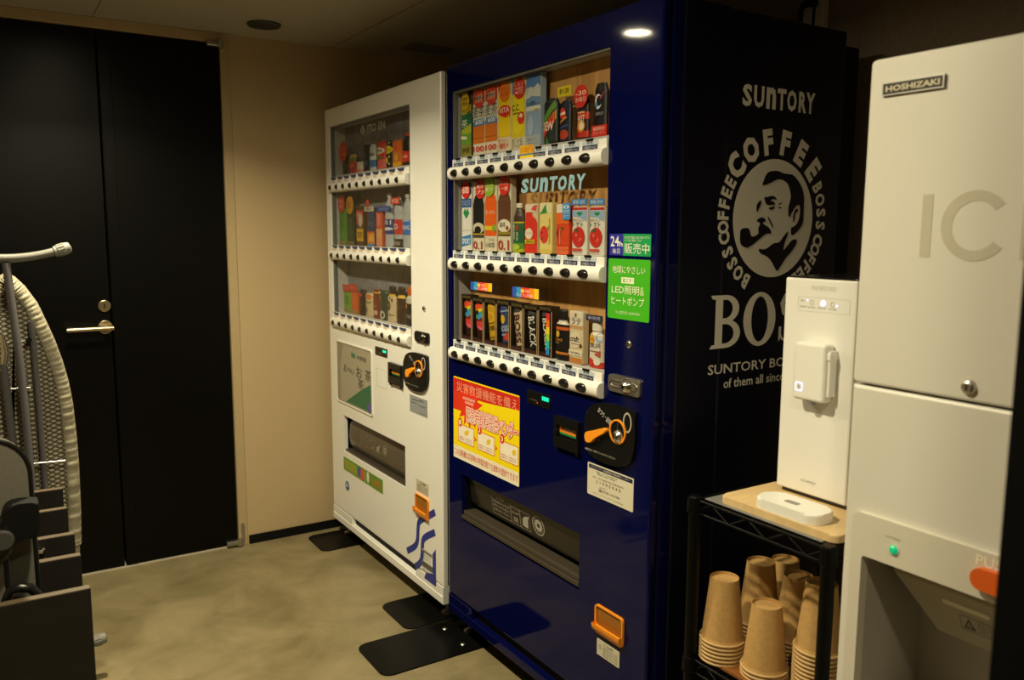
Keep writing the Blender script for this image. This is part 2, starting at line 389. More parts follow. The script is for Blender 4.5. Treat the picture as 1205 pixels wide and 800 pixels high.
def coin_cup(root, px):
    tl, br = pf(px[0], px[1]), pf(px[2], px[3]); a0, b1 = tl; a1, b0 = br; f = FRONT(); h = b1-b0
    g = MB(); n = 8
    g.ring(rr(a0, b0, a1, b1, .010, 5), rr(a0+.004, b0+.02, a1-.004, b1-.004, .008, 5), f, .0, .006, AMBER)
    g.prism(rr(a0+.003, b0+.018, a1-.003, b1-.003, .008, 5), f, 0., .0012, mat('amber_recess', (.30, .12, .015), .4))
    # scoop lip
    P = []
    for t in range(7):
        q = t/6; P.append((.004+.013*math.sin(q*PI/2), b0+.003+h*.33*q**1.6))
    vs = []
    for d_, v in P: vs += [f.p(a0+.001, v, d_), f.p(a1-.001, v, d_)]
    g.add(vs, [(2*i, 2*i+1, 2*i+3, 2*i+2) for i in range(6)], AMBER, True)
    for s in (0, 1): g.add([vs[2*i+s] for i in range(7)]+[f.p((a0+.001, a1-.001)[s], P[-1][1], .002)], [range(8)], AMBER)
    g.build('coin_return_cup', root)['label'] = 'orange coin return cup'

def chute(root, px, lipm, kind):
    """Sunken take-out opening; returns the hole rect."""
    (a0, b1), (a1, b0) = px; f = FRONT()
    g = MB()
    g.prism(R4(a0-.004, b0-.004, a1+.004, b1+.004), f, -.135, -.13, BLKM)
    for q in (R4(a0-.004, b0-.004, a0-.0005, b1+.004), R4(a1+.0005, b0-.004, a1+.004, b1+.004), R4(a0-.004, b0-.004, a1+.004, b0-.0005), R4(a0-.004, b1+.0005, a1+.004, b1+.004)):
        g.prism(q, f, -.13, -.002, BLKM)
    o = g.build('dispensing_chute', root)
    h = b1-b0; w = a1-a0
    # flap, sloping inwards
    lipf = .21 if kind == 'n' else .05
    prof = [(-.016, b1-.003), (-.030, b1-h*.60), (-.048, b1-h*.74)] if kind == 'n' else [(-.040, b1-.003), (-.022, b1-h*.22), (-.016, b1-h*.55), (-.022, b1-h*.80), (-.034, b1-h*.93)]
    vs = []; q_ = .012 if kind == 'n' else .022
    for i_, (d_, v) in enumerate(prof): vs += [f.p(a0+q_*(1.6 if i_ == 0 else 1), v, d_), f.p(a1-.003, v, d_)]
    m_ = mat('smoked_flap_reflecting', (.075, .062, .046), .22) if kind == 'w' else mat('dark_flap', (.016, .014, .012), .2)  # white machine's smoked brown is lightened to paint in the floor's reflection
    fl = MB(); fl.add(vs, [(2*i, 2*i+1, 2*i+3, 2*i+2) for i in range(len(prof)-1)], m_, kind == 'w')
    ft = fl.build('flap', o)
    g = MB(); pm = 'a8a498' if kind == 'n' else '8a8070'
    P0, P1 = (Vector((.016, 0, b1-.003)), Vector((.030, 0, b1-h*.60))) if kind == 'n' else (Vector((.020, 0, b1-h*.24)), Vector((.0145, 0, b1-h*.62)))
    vv_ = (P0-P1).normalized(); LL = (P0-P1).length; nn = Vector((0, -1, 0)).cross(vv_)
    f2 = Fr(P1+nn*.0006, (0, -1, 0), vv_, nn); k0, k1 = (.06, .90) if kind == 'n' else (.05, .95)
    def at(s, t): return (a0+w*s, LL*(k0+(k1-k0)*t))
    hh_ = LL*(k1-k0)
    def bx(s0, t0, s1, t1):
        o0, o1 = at(s0, t0), at(s1, t1); k = .0008
        g.ring(R4(*o0, *o1), R4(o0[0]+k, o0[1]+k, o1[0]-k, o1[1]-k), f2, 0, .0002, ink(pm))
    bx(.24, 0, .41, .9); bx(.414, 0, .49, .82); bx(.494, 0, .575, .72)
    g.text('ご注意', (*at(.29, .72), *at(.36, .86)), f2, .0002, pm)
    for i, s_ in enumerate(('商品が出にくいときは', 'お手を入れずに係まで', 'お知らせください。')): g.text(s_, (*at(.25, .5-.18*i), *at(.40, .62-.18*i)), f2, .0002, pm)
    g.text('取り出し口', (*at(.42, .64), *at(.485, .76)), f2, .0002, pm); g.text('手前に押す', (*at(.42, .42), *at(.485, .54)), f2, .0002, pm); g.text('開', (*at(.435, .08), *at(.47, .3)), f2, .0002, pm)
    g.flat([at(.51, .12), at(.555, .08), at(.56, .45), at(.572, .62), at(.535, .55), at(.512, .4)], f2, .0002, pm)
    c_ = at(.645, .46); r = hh_*.40
    g.ring(ell(*c_, r, r, 36), ell(*c_, r*.9, r*.9, 36), f2, 0, .0002, ink(pm)); g.ring(ell(*c_, r*.6, r*.6, 36), ell(*c_, r*.22, r*.22, 36), f2, 0, .0002, ink(pm))
    for k in range(16):
        A = 2*PI*k/16; g.flat(ell(c_[0]+r*.75*math.cos(A), c_[1]+r*.75*math.sin(A), r*.07, r*.07, 8), f2, .0002, pm)
    g.build('flap_print', ft)
    # lip
    g = MB(); lm = lipm
    g.prism([(a0, b0), (a1, b0), (a1, b0+h*lipf), (a0, b0+h*lipf)], f, -.05, -.004, lm, .004 if kind == 'w' else .006)
    if kind == 'n': g.prism([(a0, b0+h*.04), (a1, b0+h*.04), (a1, b0+h*.12), (a0, b0+h*.12)], f, -.004, .002, lm, .003)
    g.build('chute_lip', o)

def button_rail(root, y0, y1, ys, zb, tag_fn, bsz):
    f = FRONT(); a0, a1 = -y1, -y0
    g = MB()                                           # bull-nosed rail
    prof = [(-.02, zb-.018)]+[(.004+.014*math.cos(t), zb+.001+.019*math.sin(t)) for t in [(-PI/2)+PI*i/10 for i in range(11)]]+[(-.02, zb+.020)]
    vs = [f.p(a0+.002, v, d) for d, v in prof]+[f.p(a1-.002, v, d) for d, v in prof]; n = len(prof)
    g.add(vs, [(i, i+1, n+i+1, n+i) for i in range(n-1)], RAIL, True); g.add(vs[:n], [range(n)], RAIL); g.add(vs[n:], [range(n)], RAIL)
    o = g.build('button_rail', root)
    for y in ys:
        b = MB()
        bw, bh = bsz; n = 26; rows = [(0, .0035), (.55, .0030), (.85, .0012), (1., -.0035)]; vs = []
        for r, d in rows: vs += [f.p(-y+bw*r*math.cos(2*PI*k/n), zb+bh*r*math.sin(2*PI*k/n), .0185+d-(.0045*(abs(r*math.sin(2*PI*k/n)))**2)) for k in range(n)]
        b.add(vs, [(j*n+k, j*n+(k+1) % n, (j+1)*n+(k+1) % n, (j+1)*n+k) for j in range(3) for k in range(n)], mat('button_black', (.012, .011, .010), .14), True)
        b.build('select_button', o)
    g = MB(); z0, z1 = zb+.0205, zb+.040
    g.prism(R4(a0+.004, z0-.004, a1-.004, z1+.003), f, -.006, .0, RAIL, .001)
    for i, y in enumerate(ys): tag_fn(g, f, -y, z0, z1, i)
    g.build('price_strip', root)

def vending(root, ya, yb, body, side, ztop, win, chu, recess_px, backm, tag_fn, btn0):
    f = FRONT(); wa0, wa1 = -win[1], -win[0]
    zb = .132
    # door slab with openings, rounded outer edge
    g = MB()
    cr = (-chu[0][0], 0)
    hole_w = (wa0, WINZ[0], wa1, WINZ[1]); hole_c = (chu[0][0], chu[1][1], chu[1][0], chu[0][1])
    rec = (recess_px[0], zb-.01, recess_px[1], zb+.008)
    plate(g, f, (-yb, zb, -ya, ztop), [hole_w, hole_c], -.018, 0, body, .007)
    g.build('front_door', root)
    g = MB(); plate(g, f, (-yb+.006, .07, -ya-.006, ztop-.006), [(wa0-.02, WINZ[0]-.02, wa1+.02, WINZ[1]+.02), (chu[0][0]-.01, chu[1][1]-.01, chu[1][0]+.01, chu[0][1]+.01)], -.026, -.018, BLKM)
    g.build('door_gasket', root)
    g = MB()
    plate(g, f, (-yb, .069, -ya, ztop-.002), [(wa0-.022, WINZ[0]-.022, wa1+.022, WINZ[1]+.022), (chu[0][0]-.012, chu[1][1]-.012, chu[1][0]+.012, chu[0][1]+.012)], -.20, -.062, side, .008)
    fm = MB(); plate(fm, f, (-yb, .069, -ya, ztop-.002), [(wa0-.022, WINZ[0]-.022, wa1+.022, WINZ[1]+.022), (chu[0][0]-.012, chu[1][1]-.012, chu[1][0]+.012, chu[0][1]+.012)], -.0615, -.026, body, .008); fm.build('cabinet_frame', root)
    g.box((.1995, ya, .069), (.62, yb, ztop-.002), side, .006)
    g.build('cabinet', root)
    g = MB(); g.box((.62, ya+.02, .09), (.70, yb-.02, ztop-.03), BLKM, .004); g.build('rear_cover', root)
    # base rail with the dark finger gap above
    a0, a1 = -yb, -ya
    g = MB(); g.prism([(a0, .069), (a1, .069), (a1, .098), (a0, .098)], f, -.026, .002, body, .003)
    g.prism([(a0, .098), (recess_px[0], .098), (recess_px[0]-.004, zb-.002), (a0, zb-.002)], f, -.026, .0, body)
    g.prism([(recess_px[1], .098), (a1, .098), (a1, zb-.002), (recess_px[1]+.008, zb-.002)], f, -.026, .0, body)
    g.build('base_rail', root)
    # feet
    for x in (.05, .58):
        for y in (ya+.06, yb-.06):
            MB().lathe([(0, 0), (.022, 0), (.024, .006), (.012, .012), (.009, .014), (.009, .07), (0, .07)], (x, y, .0045), STEEL, 16).build('levelling_foot', root)
    # display interior
    g = MB()
    for q in (R4(wa0-.021, WINZ[0]-.021, wa0-.001, WINZ[1]+.021), R4(wa1+.001, WINZ[0]-.021, wa1+.021, WINZ[1]+.021), R4(wa0-.001, WINZ[0]-.021, wa1+.001, WINZ[0]-.001), R4(wa0-.001, WINZ[1]+.001, wa1+.001, WINZ[1]+.021)):
        g.prism(q, f, -XD, -.019, LINER)
    g.build('display_liner', root)
    g = MB(); g.prism(R4(wa0-.0, WINZ[0], wa1, WINZ[1]), f, -XD-.004, -XD+.002, backm); g.build('display_back', root)
    for zs in SHELF_Z:
        MB().prism(R4(wa0+.001, zs-.014, wa1-.001, zs), f, -XD+.003, -.024, LINER, .001).build('display_shelf', root)
    g = MB(); k = .006
    g.ring(R4(wa0, WINZ[0], wa1, WINZ[1]), R4(wa0+k, WINZ[0]+k, wa1-k, WINZ[1]-k), f, -.018, -.006, mat('gasket_grey', (.13, .13, .125), .5)); g.build('window_gasket', root)
    ys = [btn0-.0725*i for i in range(10)]
    for zb_ in BTN_Z: button_rail(root, win[0]+.004, win[1]-.002, ys, zb_, tag_fn, (.0245, .0135) if tag_fn is tag_navy else (.0165, .0125))
    MB().prism(R4(wa0+.001, WINZ[0]+.0, wa1-.001, WINZ[1]-.001), f, -.017, -.0145, GL).build('display_glass', root)
    return ys

def tag_navy(g, f, u, z0, z1, i):
    g.flat(R4(u-.032, z0+.009, u+.032, z1+.002), f, .0006, 'b9c4cc')
    g.prism(rr(u-.030, z0-.001, u+.028, z0+.0105, .002, 2), f, .0, .0010, ink('14224e'))
    g.text('つめた〜い', (u-.026, z0+.0008, u+.024, z0+.0088), f, .0013, 'e8e6da', .01)
    g.text('¥130', (u-.012, z0+.0125, u+.010, z1+.001), f, .0010, '1a1a1a', .015)
    g.prism(R4(u-.014, z1+.001, u+.012, z1+.006), f, 0, .003, BLKM)
def tag_white(g, f, u, z0, z1, i):
    g.flat([(u-.033, z1+.002), (u+.031, z1+.002), (u+.022, z0+.009), (u-.018, z0+.010)], f, .0006, '3a4262')
    g.text('¥130', (u-.006, z0+.000, u+.010, z0+.008), f, .0010, 'd88418', .02)
    g.flat(R4(u-.022, z0-.001, u-.010, z0+.012), f, .0008, 'cfc6b0')

# --- navy machine --------------------------------------------------
WOODB = wood('display_wood', 'a5763e', 'cc9e5e', .5, 3.0, (1, 9, 1.2))
NY0, NY1 = 1.37, 2.345
nv = thing('vending_machine', (.3, 1.86, .0045), 'navy blue drinks vending machine with large coffee logo on its side', 'vending machine', 'vending machines against the right wall')
nwin = (1.545, 2.312)
c0, c1 = pf(543.4, 557.8), pf(681, 694)
nch = ((c0[0], c0[1]), (c1[0], c1[1]))
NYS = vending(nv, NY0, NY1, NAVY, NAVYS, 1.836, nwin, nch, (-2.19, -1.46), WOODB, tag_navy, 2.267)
chute(nv, nch, mat('bronze_lip', (.045, .036, .024), .4), 'n')
bill_slot(nv, (655.8, 487.7, 684, 534), 0)
coin_panel(nv, (691, 751, (745, 481), (736, 553)), ((697, 512), (719.5, 505.5)), (731.3, 507.2))
coin_cup(nv, (702, 708.75, 734, 763))
f = FRONT()
# money display
def money_display(root, px, txt):
    a0, b1 = pf(px[0], px[1]); a1, b0 = pf(px[2], px[3]); w, h = a1-a0, b1-b0
    g = MB(); g.prism(rr(a0, b0, a1, b1, .003, 3), f, 0, .003, BLK, .001); o = g.build('money_display', root)
    g = MB(); g.flat(R4(a0+w*.66, b0+h*.5, a0+w*.97, b0+h*.82), f, .0034, mat('display_teal', (.0, .2, .12), .4, emit=.35, ecol=(.0, 1, .5)))
    g.text(txt, (a0+w*.70, b0+h*.54, a0+w*.94, b0+h*.78), f, .0037, LED_G, .02); g.build('digits', o)
    g = MB(); g.disc((a0+w*.47, b0+h*.22), .002, f, .003, .0036, LED_R, 10); g.text('つり銭切れ', (a0+w*.12, b0+h*.3, a0+w*.5, b0+h*.42), f, .0034, '6a6458'); g.build('change_lamp', o)
money_display(nv, (621, 457.5, 648, 482), '130')
# key lock and handle plate
def key_lock(root, px):
    a = pf(*px); g = MB(); g.lathe([(0, .006), (.006, .006), (.0085, .004), (.0095, 0)], f.p(*a), CHROME, 20, (-1, 0, 0)); g.prism(R4(a[0]-.001, a[1]-.004, a[0]+.001, a[1]+.004), f, .006, .0064, BLKM); g.build('key_lock', root)
key_lock(nv, (741, 405))
a0, b1 = pf(718.5, 439); a1, b0 = pf(755, 468); 
g = MB(); g.prism(rr(a0, b0, a1, b1, .008, 5), f, 0, .007, mat('zinc', (.42, .40, .36), .38, .9), .002)
g.ring(rr(a0+.007, b0+.011, a1-.007, b1-.011, .012, 5), rr(a0+.010, b0+.014, a1-.010, b1-.014, .009, 5), f, .007, .0085, STEEL)
o = g.build('handle_plate', nv)
ce = (a0+(a1-a0)*.62, (b0+b1)/2); g = MB(); g.lathe([(0, .016), (.008, .016), (.012, .012), (.017, .004), (.019, 0)], f.p(ce[0], ce[1], .007), CHROME, 24, (-1, 0, 0)); g.disc((ce[0]+.003, ce[1]), .0045, f, .022, .0235, BLKM, 12)
g.build('handle_lock', o)

def sticker(name, root, px, m, r=.003, n=None):
    a0, b1 = pf(px[0], px[1]); a1, b0 = pf(px[2], px[3])
    g = MB(); g.prism(rr(a0, b0, a1, b1, r, 4), f, 0, .0008, ink(m))
    def at(s, t): return (a0+(a1-a0)*s, b0+(b1-b0)*t)
    def T(body, s0, t0, s1, t1, m, bold=.0, **k): g.text(body, (*at(s0, t0), *at(s1, t1)), f, .0014, m, bold, **k)
    def B(s0, t0, s1, t1, m, d=.001): g.flat(R4(*at(s0, t0), *at(s1, t1)), f, d, m)
    return g, at, T, B, lambda: g.build(name, root)

# 24h sticker
g, at, T, B, done = sticker('hours_sticker', nv, (718, 275, 766, 302), '0f9a52', .002)
B(0, 0, .34, 1, '2a2a9c'); T('24', .03, .42, .24, .9, 'f0efe0', .01); T('h', .25, .42, .33, .66, 'f0efe0', .02); T('毎日', .08, .08, .26, .32, 'f0efe0', .01)
T('お好きな時間にお買い求めください', .38, .78, .98, .9, 'f0efe0', .0); T('いつでもご利用ください', .38, .64, .78, .76, 'f0efe0')
T('販売中', .38, .1, .97, .58, 'f0efe0', .025); done()
g, at, T, B, done = sticker('eco_sticker', nv, (716.5, 303.8, 764, 380), '43b21c', .005)
T('地球にやさしい', .11, .76, .89, .89, 'f4f6d8', .015); B(.33, .60, .63, .70, 'f4f6d8'); T('省エネ！', .36, .615, .60, .69, '43a01c', .01)
T('LED照明', .1, .42, .76, .56, 'f4f6d8', .02); T('&', .78, .42, .88, .56, 'cde8a0'); T('ヒートポンプ', .1, .24, .88, .38, 'f4f6d8', .02)
T('水と生きる SUNTORY', .2, .09, .8, .14, 'f4f6d8', .01); done()
# yellow emergency poster
g, at, T, B, done = sticker('instruction_poster', nv, (533.8, 442, 611, 573), 'f2d908', .006)
B(.0, .80, 1, .985, 'c8281a'); B(0, .0, 1, .155, 'ece4cc'); B(.0, .60, .30, .82, 'd83418', .0011)
cb = at(.27, .70)
star = []
for k in range(28):
    A = 2*PI*k/28; q = 1. if k % 2 else .62; star.append((cb[0]+.085*q*math.cos(A), cb[1]+.075*q*math.sin(A)))
g.flat(star, f, .0012, 'e0341a'); g.flat([at(.42, .72), at(1, .70), at(1, .84), at(.5, .80)], f, .0011, 'f2d908')
T('災害救援機能を備え', .06, .83, .98, .95, 'f0a080', .015)
T('地域貢献型', .16, .755, .36, .79, 'f6e4d0', .01); T('自販機', .2, .71, .33, .745, 'f6e4d0', .01)

for q in range(10):
    for rad_, col_, d__ in ((.0052, 'd8261a', .00135), (.0030, 'f6ead8', .00175)):
        A = 2*PI*q/10; bb = (*at(.22, .50), *at(.985, .68)); g.text('緊急時飲料提供ベンダー', (bb[0]+rad_*math.cos(A), bb[1]+rad_*math.sin(A), bb[2]+rad_*math.cos(A), bb[3]+rad_*math.sin(A)), f, d__+.00003*q, col_)
g.text('緊急時飲料提供ベンダー', (*at(.22, .50), *at(.985, .68)), f, .0022, 'd8261a', .0)
for i, s0 in enumerate((.08, .395, .73)):
    s1 = min(s0+.26, 1.); B(s0, .22, s1, .44, 'd8401c', .0011); B(s0+.008, .228, s1-.004, .432, 'efe6d2', .0014)
    g.flat(ell(*at(s0+.035, .46), .012, .015, 20), f, .0016, 'd8281a'); g.text(str(i+1), (*at(s0+.018, .432), *at(s0+.05, .488)), f, .0019, 'f4ead6', .02)
    g.flat(smooth([at(s0+.10+.04*i, .32), at(s0+.16+.03*i, .33), at(s0+.19+.02*i, .40), at(s0+.12+.03*i, .385)], 2), f, .0017, 'e2c020')
    for j in range(2): g.text('停電時などの操作方法', (*at(s0+.02, .275-.028*j), *at(s1-.03, .292-.028*j)), f, .0017, 'c05a38')
    if i < 2: g.flat([at(s1+.01, .29), at(s1+.045, .325), at(s1+.01, .36)], f, .0015, 'e06a18')
T('この自販機は災害時の停電状態でも飲料を提供できます', .02, .04, .985, .125, 'd03018', .012); done()
# notice label under the coin panel
g, at, T, B, done = sticker('notice_label', nv, (692, 542.8, 745, 603), 'd8d2bc', .003)
B(.03, .84, .98, .96, '141c44'); T('サントリー自販機お客様センター', .08, .87, .92, .935, 'dcd8c8', .01)
T('商品・おつりに関する', .2, .76, .66, .81, '4a463c'); T('お問い合わせ先', .22, .70, .62, .75, '4a463c')
T('住所', .12, .58, .2, .62, '4a463c'); T('日本橋富沢町自販機番号', .25, .58, .8, .63, '6a665a'); T('2 1 9 9 5 0 4 0', .2, .44, .74, .53, '4a463c')
T('受付時間', .28, .33, .42, .36, '4a463c'); T('☎0120-110-700', .26, .2, .72, .3, '2a2824', .015)
T('サントリービバレッジサービス株式会社', .14, .09, .8, .13, '4a463c'); done()
g, at, T, B, done = sticker('caution_sticker', nv, (702.8, 750, 728.7, 786.6), 'c9c3ae', .002)
T('ご注意', .3, .76, .72, .9, '2a2824', .01)
for i in range(4): T('釣銭の取り忘れに注意', .27, .58-.16*i, .92, .68-.16*i, '4a463c')
g.ring(ell(*at(.14, .55), .004, .006, 14), ell(*at(.14, .55), .003, .0045, 14), f, .001, .0012, ink('4a463c')); done()
(a0, b1), (a1, b0) = pf(613.5, 172), pf(629, 186.5)
fx = FRONT(-.004); g = MB(); g.prism(R4(a0, b0, a1, b1), fx, -.001, 0, ink('e6b010')); h_ = b1-b0
g.flat(R4(a0, b0+h_*.30, a1, b0+h_*.40), fx, .0003, '2a7ab8'); g.flat(R4(a0, b0, a1, b0+h_*.28), fx, .0003, 'e8cc10')
g.text('110円', (a0+.004, b0+h_*.46, a1-.004, b1-h_*.08), fx, .0004, 'd05a14'); g.build('price_card', nv)['label'] = 'yellow 110 yen price card'
# maker's name and tags on the display back
LB = mat('letters_pale_blue', '8fb9c8', .45)
def px_on(x, px): a0, b1 = pf(px[0], px[1], x); a1, b0 = pf(px[2], px[3], x); return a0, b0, a1, b1
def suntory(g, bx, fr, d, m, bold=.05, shear=0.):
    a0, b0, a1, b1 = bx; W = a1-a0
    for ch, s0, s1 in (('S', 0, .125), ('U', .15, .285), ('n', .315, .445), ('T', .465, .585), ('O', .60, .735), ('R', .765, .875), ('Y', .87, 1.)):
        g.text(ch, (a0+W*s0, b0, a0+W*s1, b1), fr, d, m, bold, shear=shear)
g = MB(); xs_ = .0138; bx = (pf(613.5, 228.4, xs_)[0], pf(613, 228.4, xs_)[1], pf(688.5, 215, xs_)[0], pf(616, 209.7, xs_)[1])
a0, b0, a1, b1 = bx
fs = FRONT(.0138); suntory(g, (a0, b0+.002, a1, b1-.002), fs, 0, LB, .045, .15)
g.build('maker_sign', nv)
RBW = ['2a4fb0', '2aa6c8', '7ac060', 'e8d020', 'f08a18', 'e83020']
def rainbow(px, x, vert=False):
    a0, b0, a1, b1 = px_on(x, px); fx = FRONT(x); g = MB()
    g.prism(R4(a0, b0, a1, b1), fx, 0, .0015, ink('2a4fb0'))
    seq = ['2a58c0', '2a9ad0', 'e03a30', 'e83a24', 'f08a18', 'f0c818'] if not vert else ['2a8ad0', '2ac0b0', '9ad040', 'f0d020', 'f07a18', 'e03030']
    for i, c in enumerate(seq):
        s0, s1 = i/6, (i+1)/6
        if vert: g.flat(R4(a0, b0+(b1-b0)*s0, a1, b0+(b1-b0)*s1), fx, .0018, c)
        else: g.flat(R4(a0+(a1-a0)*s0, b0, a0+(a1-a0)*s1, b1), fx, .0018, c)
    if not vert:
        w, h = a1-a0, b1-b0
        g.flat(ell(a0+w*.4, b0+h*.66, w*.07, h*.2, 20), fx, .0021, 'f0c838'); g.text('冬限定', (a0+w*.5, b0+h*.5, a0+w*.68, b0+h*.85), fx, .0021, 'f4ead8', .02); g.text('プレミアム感謝祭', (a0+w*.15, b0+h*.1, a0+w*.8, b0+h*.4), fx, .0021, 'f4ead8', .02)
    g.build('campaign_tag', nv)
rainbow((554.5, 331, 579.5, 343.5), .0125)
rainbow((603.5, 337, 634.5, 352.5), .0125)

# --- side artwork ----------------------------------------------------
ART = mat('side_print', 'e6e2d6', .5, var=.02)
ARTD = NAVYS
fy = SIDE(NY0)
g = MB()
a0, b1 = ps(874, 103, NY0); a1, b0 = ps(958.5, 127, NY0); b0 = 1.622; b1 = 1.672
suntory(g, (a0, b0, a1, b1), fy, .0006, ART, .04)
cx, cz = ps(909, 254, NY0)
e0, e1 = ps(862.5, 250, NY0), ps(956, 250, NY0); t0, t1 = ps(912, 187, NY0), ps(908.5, 326, NY0)
rx = (e1[0]-e0[0])/2; rz = (t0[1]-t1[1])/2; cx = (e0[0]+e1[0])/2; cz = (t0[1]+t1[1])/2
g.flat(ell(cx, cz, rx, rz, 72), fy, .0006, ART)
def Z1(x, y): return ps(860+x/10.67, 185+y/10.667, NY0)
def Z2(x, y): return ps(860+x/10.67, 255+y/10.667, NY0)
dk = lambda pts, fn, it=1: g.flat(smooth([fn(*q) for q in pts], it), fy, .0012, ARTD)
dk([(385, 360), (410, 290), (440, 210), (480, 178), (560, 168), (600, 175), (650, 200), (710, 212), (760, 214), (800, 240), (860, 320), (905, 420), (916, 520), (912, 640), (908, 790), (895, 840),
    (860, 900), (800, 960), (762, 985), (748, 960), (750, 880), (790, 870), (830, 830), (855, 760), (866, 680), (862, 610), (840, 596), (800, 630), (760, 700), (735, 755), (718, 740), (715, 640), (735, 560), (750, 500), (740, 420), (710, 330), (660, 290), (610, 274), (560, 285), (470, 335)], Z1, 1)
dk([(775, 820), (778, 740), (795, 680), (820, 640), (842, 655), (830, 690), (808, 700), (800, 760), (790, 810)], Z1)
dk([(410, 490), (440, 505), (500, 485), (545, 488), (578, 530), (560, 535), (530, 520), (500, 540), (490, 555), (520, 550), (555, 580), (545, 600), (470, 600), (435, 590)], Z1)
dk([(465, 635), (510, 622), (555, 615), (535, 650), (490, 665)], Z1)
dk([(375, 535), (380, 580), (345, 650), (328, 705), (318, 660), (318, 600), (345, 560)], Z1)
dk([(590, 590), (640, 560), (630, 585), (600, 600)], Z1, 0); dk([(580, 620), (635, 628), (625, 645), (600, 640)], Z1, 0)
dk([(320, 40), (345, 25), (370, 8), (410, 12), (438, 45), (420, 65), (395, 70), (400, 90), (470, 130), (500, 170), (503, 220), (460, 208), (420, 225), (380, 260), (230, 385), (170, 388), (118, 350), (108, 290), (112, 190), (125, 150), (220, 135), (240, 200), (255, 262), (350, 215), (335, 160), (350, 120), (362, 95), (360, 75), (325, 60)], Z2, 1)
dk([(455, 0), (470, 0), (520, 100), (520, 155), (500, 105)], Z2, 0)
dk([(342, 400), (410, 412), (450, 395), (530, 330), (600, 325), (640, 270), (720, 165), (710, 230), (670, 330), (652, 430), (700, 370), (760, 290), (815, 280), (832, 310), (790, 390), (740, 460), (690, 510), (640, 590), (575, 695), (545, 640), (500, 550), (440, 490), (380, 470), (350, 440)], Z2, 1)
# lettering round the oval
def arc_text(word, th0, th1, r_in, r_out, bold, flip=False):
    n = len(word)
    for i, ch in enumerate(word):
        A = math.radians(th0+(th1-th0)*i/(n-1)); rm = (r_in+r_out)/2
        px_, pz_ = cx+rx*rm*math.cos(A), cz+rz*rm*math.sin(A)
        nx, nz = math.cos(A)/rx, math.sin(A)/rz
        rot = math.atan2(nz, nx)-PI/2+(PI if flip else 0)
        hgt = (r_out-r_in)*(rz+rx)/2; wd = hgt*{'C': .72, 'O': .8, 'F': .5, 'E': .52, 'B': .55, 'S': .55}[ch]*(1.1 if r_out > 1.4 else 1.05)
        g.text(ch, (px_-wd/2, pz_-hgt/2, px_+wd/2, pz_+hgt/2), fy, .0008, ART, bold, rot=rot)
arc_text('COFFEE', 139, 42, 1.07, 1.50, .06)
arc_text('COFFEE', 196, 152, 1.10, 1.36, .045)
arc_text('BOSS', 238, 207, 1.10, 1.36, .045)
arc_text('BOSS', 27, -5, 1.10, 1.36, .045)
arc_text('COFFEE', -17, -60, 1.10, 1.36, .045)
# slab-serif BOSS
zb0, zt0 = ps(836, 411, NY0)[1], ps(838, 348, NY0)[1]
H = zt0-zb0
_qd = [.0007]
def quadS(pts): _qd[0] += .00004; g.flat(pts, fy, _qd[0], ART)
b0x = ps(835.5, 380, NY0)[0]; b1x = ps(871, 380, NY0)[0]; w = b1x-b0x
def B_(s, t): return (b0x+w*s, zb0+H*t)
quadS([B_(.16, .06), B_(.40, .06), B_(.40, .94), B_(.16, .94)])
quadS([B_(0, 0), B_(.5, 0), B_(.5, .09), B_(.06, .07)]); quadS([B_(0, 1), B_(.5, 1), B_(.5, .91), B_(.06, .93)])
def bowl(t0_, t1_, x1, th):
    out, inn = [], []
    for k in range(13):
        A = -PI/2+PI*k/12
        out.append(B_(.5+(x1-.5)*math.cos(A), (t0_+t1_)/2+(t1_-t0_)/2*math.sin(A))); inn.append(B_(.48+(x1-.22-.48)*math.cos(A), (t0_+t1_)/2+((t1_-t0_)/2-th)*math.sin(A)))
    out = [B_(.38, t0_)]+out+[B_(.38, t1_)]; inn = [B_(.38, t0_+th)]+inn+[B_(.38, t1_-th)]
    _qd[0] += .00004; n = len(out); g.add([fy.p(a, b, _qd[0]) for a, b in out+inn], [(i, i+1, n+i+1, n+i) for i in range(n-1)], ART)
bowl(.48, 1, .94, .085); bowl(0, .54, 1.0, .085)
o0x, o1x = ps(874.5, 380, NY0)[0], ps(912, 380, NY0)[0]; ox, orx = (o0x+o1x)/2, (o1x-o0x)/2; oz = zb0+H/2
g.ring(ell(ox, oz, orx, H*.525, 48), ell(ox, oz, orx*.52, H*.44, 48), fy, .0005, .0007, ART)
def Sx(x0, w):
    cl = [(.88, .80), (.80, .92), (.55, .985), (.28, .93), (.17, .78), (.25, .62), (.5, .52), (.76, .41), (.84, .24), (.72, .08), (.45, .02), (.2, .07), (.10, .22)]
    th = [.05, .06, .07, .12, .17, .19, .2, .19, .17, .12, .07, .06, .05]
    P = [(x0+w*a, zb0+H*b) for a, b in cl]; L, R_ = [], []
    for i, p in enumerate(P):
        q, r = P[max(i-1, 0)], P[min(i+1, len(P)-1)]; dx, dz = r[0]-q[0], r[1]-q[1]; l = math.hypot(dx, dz); k = th[i]*w*.55
        L.append((p[0]-dz/l*k, p[1]+dx/l*k)); R_.append((p[0]+dz/l*k, p[1]-dx/l*k))
    _qd[0] += .00004; n = len(P); g.add([fy.p(a, b, _qd[0]) for a, b in L+R_], [(i, i+1, n+i+1, n+i) for i in range(n-1)], ART)
    quadS([(x0+w*.82, zb0+H*.70), (x0+w*.92, zb0+H*.70), (x0+w*.92, zb0+H*.99), (x0+w*.82, zb0+H*.9)]); quadS([(x0+w*.06, zb0+H*.02), (x0+w*.16, zb0+H*.1), (x0+w*.16, zb0+H*.32), (x0+w*.06, zb0+H*.32)])
sx0 = ps(914.5, 380, NY0)[0]
Sx(sx0, w*.92); Sx(sx0+w*1.0, w*.92)
